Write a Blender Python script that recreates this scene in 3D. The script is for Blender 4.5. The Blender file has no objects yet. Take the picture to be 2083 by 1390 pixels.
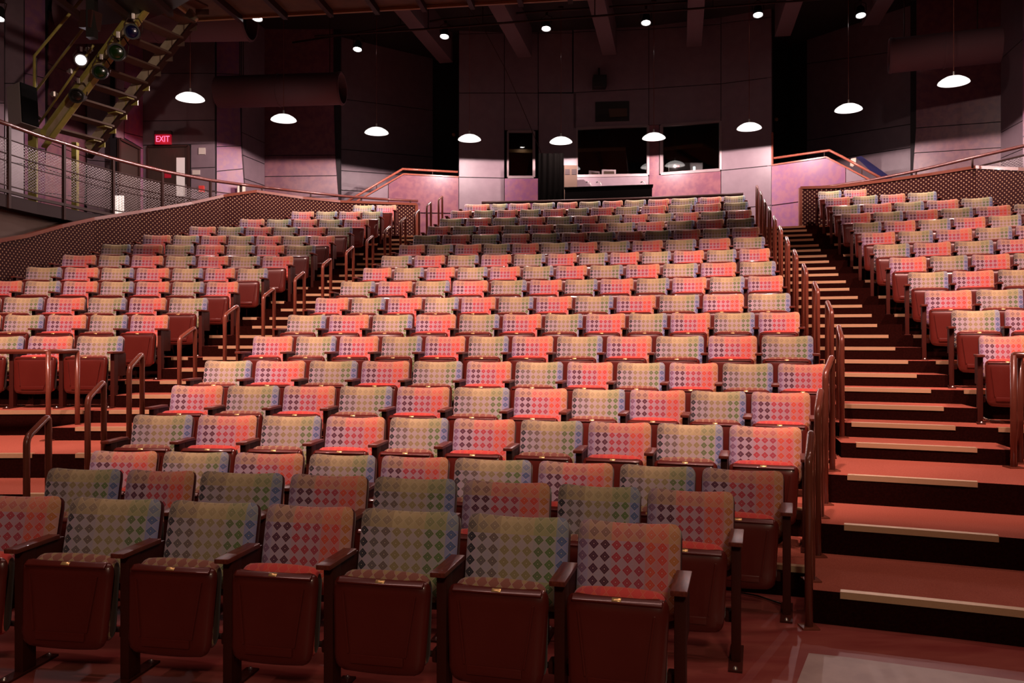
import bpy, bmesh, math, random
from mathutils import Vector, Matrix
random.seed(7)
C = bpy.context.scene.collection
SC = bpy.context.scene

# ------------------------------------------------------------------ camera, world, exposure
F = 1712.0; CXP = 1041.5; HOR = 688.0; EYE = 1.705
cam_d = bpy.data.cameras.new('camera'); cam = bpy.data.objects.new('camera', cam_d); C.objects.link(cam)
cam.location = (0, 0, EYE); cam.rotation_euler = (math.radians(90), 0, 0)
cam_d.sensor_width = 36.0; cam_d.lens = F / 2083.0 * 36.0
cam_d.shift_y = (HOR - 695.0) / 2083.0
cam_d.clip_start = 0.05; cam_d.clip_end = 200
SC.camera = cam
world = bpy.data.worlds.new('world'); SC.world = world; world.use_nodes = True
world.node_tree.nodes['Background'].inputs[0].default_value = (0.55, 0.30, 0.34, 1)
world.node_tree.nodes['Background'].inputs[1].default_value = 0.0015
SC.view_settings.view_transform = 'Standard'; SC.view_settings.look = 'None'
SC.view_settings.exposure = 0.0; SC.view_settings.gamma = 1.0
SC.view_settings.use_curve_mapping = False
STAGE = (1.0, 0.56, 0.495)      # colour of the stage-side lamps
HOUSE = (1.0, 0.74, 0.72)      # colour of the house pendants

def spot(name, loc, tgt, power, deg, blend, col, size=0.12):
    d = bpy.data.lights.new(name, 'SPOT'); o = bpy.data.objects.new(name, d); C.objects.link(o)
    o.location = loc; v = Vector(tgt) - Vector(loc)
    o.rotation_euler = v.to_track_quat('-Z', 'Y').to_euler()
    d.energy = power; d.spot_size = math.radians(deg); d.spot_blend = blend
    d.color = col; d.shadow_soft_size = size
    return o
# ceiling spots above and before the rows (out of the frame, in the lighting grid over the stage)
for lx, tx, ty, tz, pw in [(-6.0, -6.0, 12.6, 2.2, 6600), (-2.8, -2.2, 11.3, 1.5, 4500), (0.2, 0.8, 10.8, 1.4, 4300), (3.2, 3.8, 10.6, 1.4, 4300), (7.0, 7.6, 11.6, 2.2, 6400)]:
    spot('grid_wash', (lx, 3.0, 11.0), (tx, ty, tz), pw * 0.86, 51, 0.28, STAGE, 0.15)
for lx, ly, tx, ty, tz, pw in [(-5.0, 8.0, -5.2, 17.4, 3.8, 1900), (1.2, 8.6, 2.4, 18.9, 4.4, 2500), (8.0, 7.0, 8.0, 15.6, 3.6, 2300)]:
    spot('grid_wash_high', (lx, ly, 9.3), (tx, ty, tz), pw, 24, 0.6, STAGE, 0.15)
# straight-down work lights over the first rows and the foot of the aisles
for lx, ly, pw in [(-5.5, 6.4, 380), (3.2, 5.2, 200), (6.5, 6.2, 380)]:
    spot('work_light', (lx, ly, 9.3), (lx * 0.98, ly + 0.2, 0), pw, 74, 0.7, STAGE, 0.10)
d_ = bpy.data.lights.new('batten', 'AREA'); o_ = bpy.data.objects.new('batten', d_); C.objects.link(o_)      # added overhead strip, placed to lay highlights along the seat-pan rims
o_.location = (0.0, 2.0, 9.4); d_.shape = 'RECTANGLE'; d_.size = 12.0; d_.size_y = 0.35; d_.energy = 190; d_.color = STAGE
spot('stage_fill', (1.0, -4.5, 6.0), (-0.6, 4.2, 0.4), 640, 52, 0.8, (1.0, 0.74, 0.54), 0.5)
spot('balcony_wash', (-2.5, 7.0, 6.2), (-8.5, 15.6, 5.9), 820, 38, 0.8, (1.0, 0.74, 0.62), 0.1)
spot('balcony_wash', (4.5, 9.0, 8.6), (10.0, 17.5, 5.2), 420, 40, 0.8, (1.0, 0.74, 0.66), 0.1)

# ------------------------------------------------------------------ small helpers
def at(x, y, Y):
    """world point seen at pixel (x, y) at distance Y in front of the camera"""
    return Vector(((x - CXP) / F * Y, Y, EYE + (HOR - y) / F * Y))
def link(name, me, mats, parent=None, loc=None, rot=None):
    o = bpy.data.objects.new(name, me); C.objects.link(o)
    if mats:
        for m in (mats if isinstance(mats, (list, tuple)) else [mats]): me.materials.append(m)
    if parent: o.parent = parent
    if loc is not None: o.location = loc
    if rot is not None: o.rotation_euler = rot
    return o
def obj(name, bm, mats, parent=None, smooth=False, loc=None, rot=None):
    bmesh.ops.recalc_face_normals(bm, faces=bm.faces[:])
    me = bpy.data.meshes.new(name)
    bm.to_mesh(me); bm.free()
    if smooth:
        for p in me.polygons: p.use_smooth = True
    if smooth == 'auto':
        try: me.set_sharp_from_angle(angle=math.radians(38))
        except Exception: pass
    return link(name, me, mats, parent, loc, rot)
def tag(o, label, cat, group=None):
    o['label'] = label; o['category'] = cat
    if group: o['group'] = group
    return o
def thing(name, label, cat, loc=(0, 0, 0), rz=0.0, group=None):
    o = bpy.data.objects.new(name, None); C.objects.link(o); o.empty_display_size = 0.1
    o.location = loc; o.rotation_euler = (0, 0, rz)
    return tag(o, label, cat, group)
def struct(name, bm, mats, parent=None, smooth=False):
    o = obj(name, bm, mats, parent, smooth)
    if parent is None: o['kind'] = 'structure'
    return o
def add_box(bm, a, b, M=None, mi=0):
    vs = []
    for z in (a[2], b[2]):
        for x, y in ((a[0], a[1]), (b[0], a[1]), (b[0], b[1]), (a[0], b[1])):
            v = Vector((x, y, z)); vs.append(bm.verts.new(M @ v if M else v))
    for f in ((0, 3, 2, 1), (4, 5, 6, 7), (0, 1, 5, 4), (1, 2, 6, 5), (2, 3, 7, 6), (3, 0, 4, 7)):
        bm.faces.new([vs[i] for i in f]).material_index = mi
    return vs
def rbox(a, b, r=0.004, seg=2, M=None):
    bm = bmesh.new(); add_box(bm, a, b)
    bmesh.ops.bevel(bm, geom=bm.edges[:], offset=r, segments=seg, affect='EDGES', profile=0.6)
    if M: bmesh.ops.transform(bm, matrix=M, verts=bm.verts[:])
    return bm
def join(*bms):
    out = bmesh.new()
    for b in bms:
        me = bpy.data.meshes.new('t'); b.to_mesh(me); out.from_mesh(me); bpy.data.meshes.remove(me); b.free()
    return out
def add_tube(bm, pts, r, n=10, cap=True):
    pts = [Vector(p) for p in pts]; rings = []
    up = None
    for i, p in enumerate(pts):
        if i == 0: d = pts[1] - p
        elif i == len(pts) - 1: d = p - pts[i - 1]
        else: d = (pts[i + 1] - p).normalized() + (p - pts[i - 1]).normalized()
        d.normalize()
        if up is None: up = d.orthogonal().normalized()
        u = (up - d * up.dot(d)).normalized(); up = u; w = d.cross(u)
        rings.append([bm.verts.new(p + (u * math.cos(t) + w * math.sin(t)) * r) for t in [2 * math.pi * k / n for k in range(n)]])
    for a, b in zip(rings, rings[1:]):
        for k in range(n): bm.faces.new((a[k], a[(k + 1) % n], b[(k + 1) % n], b[k]))
    if cap: bm.faces.new(rings[0][::-1]); bm.faces.new(rings[-1])
def tube(pts, r, n=10):
    bm = bmesh.new(); add_tube(bm, pts, r, n); return bm
def fillet(pts, r, n=5):
    """round the inner corners of a polyline"""
    pts = [Vector(p) for p in pts]; out = [pts[0]]
    for a, b, c in zip(pts, pts[1:], pts[2:]):
        d0 = (a - b).normalized(); d1 = (c - b).normalized()
        p0 = b + d0 * r; p1 = b + d1 * r
        for i in range(n + 1):
            t = i / n; out.append(p0 * (1 - t) ** 2 + b * 2 * t * (1 - t) + p1 * t * t)
    out.append(pts[-1]); return out
def lathe(prof, n=24, M=None):
    bm = bmesh.new(); rings = []
    for r, z in prof:
        if r < 1e-5: rings.append([bm.verts.new((0, 0, z))])
        else: rings.append([bm.verts.new((r * math.cos(2 * math.pi * k / n), r * math.sin(2 * math.pi * k / n), z)) for k in range(n)])
    for a, b in zip(rings, rings[1:]):
        for k in range(n):
            if len(a) == 1 and len(b) == 1: continue
            if len(a) == 1: bm.faces.new((a[0], b[(k + 1) % n], b[k]))
            elif len(b) == 1: bm.faces.new((a[k], a[(k + 1) % n], b[0]))
            else: bm.faces.new((a[k], a[(k + 1) % n], b[(k + 1) % n], b[k]))
    if M: bmesh.ops.transform(bm, matrix=M, verts=bm.verts[:])
    return bm
def add_prism(bm, pts, off, mi=0, mi_side=None):
    """solid between the polygon pts and the same polygon moved by off"""
    off = Vector(off); a = [bm.verts.new(Vector(p)) for p in pts]; b = [bm.verts.new(Vector(p) + off) for p in pts]
    n = len(a); ms = mi if mi_side is None else mi_side
    bm.faces.new(a).material_index = mi; bm.faces.new(b[::-1]).material_index = ms
    for i in range(n): bm.faces.new((a[i], b[i], b[(i + 1) % n], a[(i + 1) % n])).material_index = ms
def bar(p, q, w, h):
    """square bar from p to q, w across and h high"""
    p = Vector(p); q = Vector(q); d = q - p; L = d.length; bm = bmesh.new()
    add_box(bm, (-w / 2, 0, -h / 2), (w / 2, L, h / 2))
    bmesh.ops.transform(bm, matrix=Matrix.Translation(p) @ d.to_track_quat('Y', 'Z').to_matrix().to_4x4(), verts=bm.verts[:])
    return bm
ORD = ['first', 'second', 'third', 'fourth', 'fifth', 'sixth', 'seventh', 'eighth', 'ninth', 'tenth', 'eleventh', 'twelfth',
       'thirteenth', 'fourteenth', 'fifteenth', 'sixteenth', 'seventeenth', 'eighteenth']

# ------------------------------------------------------------------ materials
def nt(name):
    m = bpy.data.materials.new(name); m.use_nodes = True; t = m.node_tree
    return m, t, t.nodes, t.links, t.nodes['Principled BSDF']
def setc(s, c): s.default_value = (c[0], c[1], c[2], 1)
def mat(name, col, rough=0.6, metal=0.0, col2=None, scale=20.0, detail=3.0, bump=0.0, coat=0.0, spec=0.5, stretch=None, lo=0.35, hi=0.65):
    m, t, N, L, P = nt(name)
    setc(P.inputs['Base Color'], col); P.inputs['Roughness'].default_value = rough; P.inputs['Metallic'].default_value = metal
    P.inputs['Coat Weight'].default_value = coat; P.inputs['Specular IOR Level'].default_value = spec
    if col2 or bump:
        tc = N.new('ShaderNodeTexCoord'); src = tc.outputs['Object']
        if stretch:
            mp = N.new('ShaderNodeMapping'); mp.inputs['Scale'].default_value = stretch; L.new(src, mp.inputs[0]); src = mp.outputs[0]
        n = N.new('ShaderNodeTexNoise'); n.inputs['Scale'].default_value = scale; n.inputs['Detail'].default_value = detail
        L.new(src, n.inputs['Vector'])
        if col2:
            r = N.new('ShaderNodeValToRGB'); r.color_ramp.elements[0].position = lo; r.color_ramp.elements[1].position = hi
            r.color_ramp.elements[0].color = (*col, 1); r.color_ramp.elements[1].color = (*col2, 1)
            L.new(n.outputs[0], r.inputs[0]); L.new(r.outputs[0], P.inputs['Base Color'])
        if bump:
            b = N.new('ShaderNodeBump'); b.inputs['Strength'].default_value = bump; b.inputs['Distance'].default_value = 0.01
            L.new(n.outputs[0], b.inputs['Height']); L.new(b.outputs[0], P.inputs['Normal'])
    return m
def emit(name, col, s, base=(0.8, 0.8, 0.8)):
    m, t, N, L, P = nt(name); setc(P.inputs['Base Color'], base); setc(P.inputs['Emission Color'], col)
    P.inputs['Emission Strength'].default_value = s
    return m
def math_node(N, L, op, a, b=None, clamp=False):
    n = N.new('ShaderNodeMath'); n.operation = op; n.use_clamp = clamp
    for i, v in enumerate((a, b)):
        if v is None: continue
        if isinstance(v, (int, float)): n.inputs[i].default_value = v
        else: L.new(v, n.inputs[i])
    return n.outputs[0]
def steps_ramp(N, L, fac, cols):
    r = N.new('ShaderNodeValToRGB'); cr = r.color_ramp; cr.interpolation = 'CONSTANT'
    while len(cr.elements) < len(cols): cr.elements.new(0.5)
    for i, c in enumerate(cols):
        cr.elements[i].position = i / len(cols); 
    for i, c in enumerate(cols): cr.elements[i].color = (*c, 1)
    L.new(fac, r.inputs[0]); return r.outputs[0]
def mixc(N, L, fac, a, b):
    n = N.new('ShaderNodeMix'); n.data_type = 'RGBA'
    for s, v in ((n.inputs[0], fac), (n.inputs[6], a), (n.inputs[7], b)):
        if isinstance(v, (int, float)): s.default_value = v
        elif isinstance(v, tuple): s.default_value = (*v, 1)
        else: L.new(v, s)
    return n.outputs[2]
def fabric(name, dia, ground, band, line, cushion=False, band_h=0.085, low=0.30):
    """woven upholstery: a grid of coloured diamonds with fine outlines, coloured column by column, on horizontal ground bands"""
    m, t, N, L, P = nt(name)
    tc = N.new('ShaderNodeTexCoord'); sx = N.new('ShaderNodeSeparateXYZ'); L.new(tc.outputs['Object'], sx.inputs[0])
    X, Z = sx.outputs[0], sx.outputs[2]
    u = math_node(N, L, 'MULTIPLY', math_node(N, L, 'ADD', X, 0.25), 2.0)          # 0..1 over the pad
    u = math_node(N, L, 'MAXIMUM', math_node(N, L, 'MINIMUM', u, 0.999), 0.001)
    cu = math_node(N, L, 'MULTIPLY', u, 9.0); cv = math_node(N, L, 'MULTIPLY', math_node(N, L, 'ADD', Z, 10.02), 1 / 0.0565)
    fx = math_node(N, L, 'ABSOLUTE', math_node(N, L, 'SUBTRACT', math_node(N, L, 'FRACT', cu), 0.5))
    fz = math_node(N, L, 'ABSOLUTE', math_node(N, L, 'SUBTRACT', math_node(N, L, 'FRACT', cv), 0.5))
    d = math_node(N, L, 'ADD', fx, fz)
    inside = math_node(N, L, 'LESS_THAN', d, 0.44)
    outl = math_node(N, L, 'LESS_THAN', math_node(N, L, 'ABSOLUTE', math_node(N, L, 'SUBTRACT', d, 0.488)), 0.020)
    dot = math_node(N, L, 'LESS_THAN', d, 0.075)
    ring = math_node(N, L, 'LESS_THAN', math_node(N, L, 'ABSOLUTE', math_node(N, L, 'SUBTRACT', d, 0.25)), 0.03)
    dc = steps_ramp(N, L, u, dia); gc = steps_ramp(N, L, u, ground); bc = steps_ramp(N, L, u, band)
    top = math_node(N, L, 'GREATER_THAN', Z, -band_h); bot = math_node(N, L, 'LESS_THAN', Z, -low)
    bandm = math_node(N, L, 'MAXIMUM', top, bot)
    if cushion: bandm = math_node(N, L, 'MULTIPLY', bandm, 1.0)
    base = mixc(N, L, bandm, gc, bc)
    dcol = mixc(N, L, math_node(N, L, 'MULTIPLY', top, 0.5), dc, bc)
    col = mixc(N, L, inside, base, dcol)
    col = mixc(N, L, math_node(N, L, 'MULTIPLY', ring, 0.18), col, line)
    col = mixc(N, L, math_node(N, L, 'MULTIPLY', math_node(N, L, 'MAXIMUM', outl, dot), 0.75), col, line)
    if cushion: col = mixc(N, L, math_node(N, L, 'GREATER_THAN', math_node(N, L, 'ABSOLUTE', X), 0.208), col, (0.05, 0.028, 0.02))
    L.new(col, P.inputs['Base Color'])
    P.inputs['Roughness'].default_value = 0.85; P.inputs['Specular IOR Level'].default_value = 0.15
    P.inputs['Sheen Weight'].default_value = 0.25; P.inputs['Sheen Roughness'].default_value = 0.5
    n = N.new('ShaderNodeTexNoise'); n.inputs['Scale'].default_value = 420; L.new(tc.outputs['Object'], n.inputs['Vector'])
    b = N.new('ShaderNodeBump'); b.inputs['Strength'].default_value = 0.25; b.inputs['Distance'].default_value = 0.002
    L.new(n.outputs[0], b.inputs['Height']); L.new(b.outputs[0], P.inputs['Normal'])
    return m
mauve = (0.40, 0.31, 0.38); mauve2 = (0.40, 0.33, 0.34); tan = (0.46, 0.36, 0.18); olive = (0.36, 0.30, 0.10)
GREEN_D = [(0.03, 0.03, 0.05), (0.15, 0.12, 0.12), (0.17, 0.12, 0.11), (0.30, 0.23, 0.10), (0.31, 0.25, 0.11), (0.30, 0.24, 0.10), (0.13, 0.18, 0.07), (0.12, 0.20, 0.06), (0.08, 0.13, 0.30)]
GREEN_G = [mauve, (0.38, 0.32, 0.37), (0.38, 0.32, 0.36), (0.42, 0.34, 0.33), (0.42, 0.34, 0.33), (0.42, 0.34, 0.33), (0.38, 0.34, 0.33), (0.36, 0.34, 0.33), (0.26, 0.27, 0.46)]
GREEN_B = [(0.26, 0.21, 0.15), (0.36, 0.28, 0.15), (0.38, 0.29, 0.15), (0.48, 0.38, 0.19), (0.46, 0.37, 0.18), (0.44, 0.35, 0.17), (0.35, 0.34, 0.15), (0.34, 0.33, 0.16), (0.26, 0.30, 0.32)]
RED_D = [(0.20, 0.11, 0.20), (0.09, 0.03, 0.06), (0.09, 0.03, 0.05), (0.42, 0.05, 0.07), (0.40, 0.05, 0.07), (0.36, 0.05, 0.08), (0.62, 0.09, 0.05), (0.60, 0.07, 0.05), (0.45, 0.16, 0.05)]
RED_G = [(0.36, 0.29, 0.42), mauve, mauve, (0.44, 0.28, 0.33), (0.44, 0.27, 0.32), (0.45, 0.26, 0.30), (0.54, 0.20, 0.20), (0.56, 0.18, 0.18), (0.50, 0.26, 0.22)]
RED_B = [(0.36, 0.25, 0.22), (0.42, 0.27, 0.17), (0.42, 0.26, 0.17), (0.58, 0.22, 0.14), (0.54, 0.24, 0.15), (0.52, 0.24, 0.15), (0.62, 0.22, 0.12), (0.62, 0.21, 0.11), (0.52, 0.27, 0.12)]
M = {}
def mute(L_, f):
    return [tuple(c * (1 - f) + f * sum(t) / 3 for c in t) for t in L_]
GREEN_B = mute(GREEN_B, 0.12); GREEN_D = mute(GREEN_D, 0.14); RED_B = mute(RED_B, 0.10); GREEN_G = mute(GREEN_G, 0.10)
M['fab_g'] = fabric('green_diamond_fabric', GREEN_D, GREEN_G, GREEN_B, (0.50, 0.42, 0.30))
M['fab_r'] = fabric('red_diamond_fabric', RED_D, RED_G, RED_B, (0.55, 0.36, 0.36))
M['cus_g'] = fabric('green_cushion_fabric', [(0.33, 0.24, 0.11)] * 9, [(0.24, 0.095, 0.07)] * 9, [(0.24, 0.095, 0.07)] * 9, (0.5, 0.4, 0.3), True, -1, 9)
M['cus_r'] = fabric('red_cushion_fabric', [(0.58, 0.10, 0.06)] * 9, [(0.50, 0.07, 0.07)] * 3 + [(0.60, 0.07, 0.06)] * 6, [(0.5, 0.1, 0.1)] * 9, (0.6, 0.2, 0.14), True, -1, 9)
M['pan'] = mat('burgundy_plastic', (0.092, 0.012, 0.008), 0.30, col2=(0.105, 0.015, 0.010), scale=3, coat=0.35, spec=0.4)
M['shell'] = mat('dark_burgundy_shell', (0.055, 0.008, 0.010), 0.35)
M['wood'] = mat('red_stained_wood', (0.16, 0.036, 0.022), 0.38, col2=(0.10, 0.022, 0.014), spec=0.2, scale=14, stretch=(8, 1, 8), coat=0.1)
M['post'] = mat('burgundy_painted_steel', (0.052, 0.011, 0.007), 0.5, bump=0.1, scale=90, spec=0.15)
M['brass'] = mat('brass_plate', (0.85, 0.60, 0.25), 0.25, 0.6)
M['steel'] = mat('zinc_bolt', (0.6, 0.55, 0.5), 0.35, 0.9)
M['rail'] = mat('brown_handrail_paint', (0.17, 0.048, 0.028), 0.26, coat=0.4)
M['darkwood'] = mat('dark_wood_handrail', (0.15, 0.042, 0.032), 0.25, col2=(0.10, 0.028, 0.022), scale=12, stretch=(1, 8, 8), coat=0.4)
M['railwood'] = mat('red_oak_handrail', (0.34, 0.10, 0.065), 0.25, col2=(0.24, 0.065, 0.04), scale=12, stretch=(1, 8, 8), coat=0.4)
M['carpet'] = mat('rust_red_carpet', (0.40, 0.115, 0.072), 0.95, col2=(0.30, 0.080, 0.052), scale=160, detail=5, bump=0.6, spec=0.1)
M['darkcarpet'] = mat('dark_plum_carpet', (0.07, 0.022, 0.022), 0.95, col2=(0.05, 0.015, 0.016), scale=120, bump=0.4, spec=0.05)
M['riser'] = mat('dark_rubber_riser', (0.018, 0.0042, 0.0032), 0.95, col2=(0.012, 0.003, 0.0022), scale=60, bump=0.2, spec=0.0)
M['nosing'] = mat('ribbed_brass_nosing', (0.62, 0.44, 0.25), 0.42, 0.35, col2=(0.50, 0.34, 0.19), scale=40, stretch=(0.4, 30, 30))
M['woodfloor'] = mat('worn_red_stage_floor', (0.22, 0.040, 0.034), 0.46, col2=(0.30, 0.080, 0.060), scale=2.2, detail=9, bump=0.12, stretch=(1.0, 3.0, 1.0), spec=0.3)
M['black'] = mat('black_masonite', (0.0018, 0.0015, 0.0015), 0.9, spec=0.0)
M['matte'] = mat('black_drape', (0.0015, 0.0013, 0.0012), 1.0, spec=0.0, bump=0.4, scale=30, stretch=(6, 6, 0.3))
M['wall_g'] = mat('mauve_grey_panel', (0.185, 0.130, 0.152), 0.42, col2=(0.165, 0.115, 0.135), scale=5)
M['wall_p'] = mat('mottled_magenta_panel', (0.215, 0.072, 0.112), 0.40, col2=(0.17, 0.052, 0.13), scale=7.5, detail=6, lo=0.40, hi=0.60)
M['wall_r'] = mat('mottled_rose_panel', (0.215, 0.085, 0.100), 0.34, col2=(0.16, 0.058, 0.088), scale=7.5, detail=6, lo=0.40, hi=0.62)
M['joint'] = mat('black_panel_joint', (0.012, 0.008, 0.010), 0.8)
M['ceil'] = mat('dark_brown_ceiling_deck', (0.018, 0.011, 0.010), 0.9, bump=0.4, scale=6, stretch=(6, .3, 1))
M['beam'] = mat('mauve_painted_beam', (0.11, 0.062, 0.068), 0.8)
M['duct'] = mat('mauve_painted_duct', (0.13, 0.065, 0.075), 0.7, spec=0.2)
M['canopy'] = mat('brown_canopy_underside', (0.11, 0.055, 0.018), 0.7, col2=(0.075, 0.036, 0.012), scale=3)
M['dkbrown'] = mat('dark_brown_steel', (0.035, 0.015, 0.012), 0.5, spec=0.15)
M['olive'] = mat('olive_green_steel', (0.32, 0.29, 0.06), 0.42, col2=(0.26, 0.23, 0.05), scale=8)
M['cream'] = mat('cream_painted_stringer', (0.50, 0.40, 0.27), 0.6, col2=(0.40, 0.31, 0.2), scale=6)
M['tread'] = mat('brown_stair_tread', (0.10, 0.06, 0.04), 0.8)
M['fascia'] = mat('grey_mauve_fascia', (0.045, 0.033, 0.033), 0.8, spec=0.1)
M['soffit'] = mat('brown_grey_soffit', (0.13, 0.075, 0.055), 0.8)
M['door'] = mat('dark_brown_door', (0.035, 0.018, 0.014), 0.4, col2=(0.045, 0.022, 0.016), scale=6, stretch=(8, 8, .6))
M['alu'] = mat('pale_window_frame', (0.24, 0.18, 0.185), 0.4, 0.2)
M['white'] = mat('white_plate', (0.52, 0.46, 0.40), 0.6)
M['beige'] = mat('beige_equipment_back', (0.085, 0.056, 0.042), 0.7, spec=0.1)
M['redplastic'] = mat('red_alarm', (0.65, 0.05, 0.04), 0.4)
M['blue'] = mat('navy_blue_vinyl', (0.010, 0.009, 0.055), 0.6, spec=0.1)
M['paper'] = mat('cream_paper', (0.65, 0.55, 0.45), 0.8)
M['mat'] = mat('pale_grey_stage_mat', (0.46, 0.36, 0.32), 0.5, col2=(0.38, 0.29, 0.26), scale=7, detail=8)  # pale tone stands in for light falling on the floor
M['cable'] = mat('pale_cable', (0.55, 0.50, 0.40), 0.5)
M['lampblack'] = mat('black_lamp_housing', (0.015, 0.014, 0.012), 0.35)
M['speaker'] = mat('grey_speaker_cabinet', (0.20, 0.17, 0.155), 0.45)
M['grille'] = mat('black_speaker_grille', (0.004, 0.004, 0.004), 0.9, bump=0.5, scale=200, spec=0.05)
M['gel_green'] = mat('green_gel', (0.006, 0.022, 0.003), 0.2, coat=0.6)
M['gel_blue'] = mat('blue_gel', (0.003, 0.003, 0.028), 0.2, coat=0.6)
M['gel_amber'] = mat('dark_glass_lens', (0.012, 0.010, 0.008), 0.2, coat=0.6)
M['pend'] = emit('pendant_opal_glass', (1.0, 0.93, 0.88), 1.25)
M['pend_lens'] = emit('pendant_lens', (1.0, 0.93, 0.88), 2.5)
M['lamp'] = emit('downlight_lens', (1.0, 0.92, 0.92), 14.0)
M['spotlit'] = emit('lit_spot_lens', (1.0, 0.86, 0.95), 12.0)
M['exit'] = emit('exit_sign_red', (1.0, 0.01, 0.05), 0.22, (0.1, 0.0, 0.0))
M['exit_text'] = emit('exit_sign_letters', (1.0, 0.16, 0.34), 1.6, (0.1, 0.0, 0.0))
M['slatlight'] = emit('lit_louvre', (1.0, 0.82, 0.72), 0.9)
M['louvre_lit'] = emit('lit_door_glass', (1.0, 0.66, 0.38), 0.07)
M['led'] = emit('red_indicator', (1.0, 0.02, 0.03), 2.0)
M['ledw'] = emit('white_indicator', (0.7, 0.95, 1.0), 1.5)

def see_through(name, kind, col):
    m, t, N, L, P = nt(name); out = N['Material Output'] if 'Material Output' in N else None
    setc(P.inputs['Base Color'], col); P.inputs['Roughness'].default_value = 0.4
    tr = N.new('ShaderNodeBsdfTransparent'); mx = N.new('ShaderNodeMixShader')
    if kind == 'glass':
        P.inputs['Roughness'].default_value = 0.03; P.inputs['Specular IOR Level'].default_value = 1.0
        fr = N.new('ShaderNodeFresnel'); fr.inputs[0].default_value = 1.9
        g = N.new('ShaderNodeBsdfGlossy'); g.inputs['Roughness'].default_value = 0.02; setc(g.inputs['Color'], (0.8, 0.8, 0.8))
        L.new(fr.outputs[0], mx.inputs[0]); L.new(tr.outputs[0], mx.inputs[1]); L.new(g.outputs[0], mx.inputs[2])
    else:
        tc = N.new('ShaderNodeTexCoord'); s = N.new('ShaderNodeSeparateXYZ'); L.new(tc.outputs['UV'], s.inputs[0])
        a = math_node(N, L, 'MULTIPLY', s.outputs[0], 1 / 0.085); b = math_node(N, L, 'MULTIPLY', s.outputs[1], 1 / 0.05)
        p = math_node(N, L, 'ABSOLUTE', math_node(N, L, 'SUBTRACT', math_node(N, L, 'FRACT', math_node(N, L, 'ADD', a, b)), 0.5))
        q = math_node(N, L, 'ABSOLUTE', math_node(N, L, 'SUBTRACT', math_node(N, L, 'FRACT', math_node(N, L, 'SUBTRACT', a, b)), 0.5))
        w = math_node(N, L, 'LESS_THAN', math_node(N, L, 'MINIMUM', p, q), 0.085)
        L.new(w, mx.inputs[0]); L.new(tr.outputs[0], mx.inputs[1]); L.new(P.outputs[0], mx.inputs[2])
    L.new(mx.outputs[0], N['Material Output'].inputs['Surface'])
    return m
M['glass'] = see_through('booth_glass', 'glass', (1, 1, 1))
M['mesh'] = see_through('woven_wire_mesh', 'mesh', (0.12, 0.08, 0.075))
def lattice_mat():
    m, t, N, L, P = nt('burgundy_lattice')
    tc = N.new('ShaderNodeTexCoord'); s = N.new('ShaderNodeSeparateXYZ'); L.new(tc.outputs['UV'], s.inputs[0])
    a = math_node(N, L, 'MULTIPLY', s.outputs[0], 1 / 0.10); b = math_node(N, L, 'MULTIPLY', s.outputs[1], 1 / 0.085)
    p = math_node(N, L, 'ABSOLUTE', math_node(N, L, 'SUBTRACT', math_node(N, L, 'FRACT', math_node(N, L, 'ADD', a, b)), 0.5))
    q = math_node(N, L, 'ABSOLUTE', math_node(N, L, 'SUBTRACT', math_node(N, L, 'FRACT', math_node(N, L, 'SUBTRACT', a, b)), 0.5))
    hole = math_node(N, L, 'GREATER_THAN', math_node(N, L, 'MINIMUM', p, q), 0.31)
    col = mixc(N, L, hole, (0.030, 0.005, 0.005), (0.40, 0.24, 0.14))
    L.new(col, P.inputs['Base Color']); P.inputs['Roughness'].default_value = 0.8; P.inputs['Specular IOR Level'].default_value = 0.1
    bp = N.new('ShaderNodeBump'); bp.invert = True; bp.inputs['Distance'].default_value = 0.02
    L.new(hole, bp.inputs['Height']); L.new(bp.outputs[0], P.inputs['Normal'])
    return m
M['lattice'] = lattice_mat()

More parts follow.
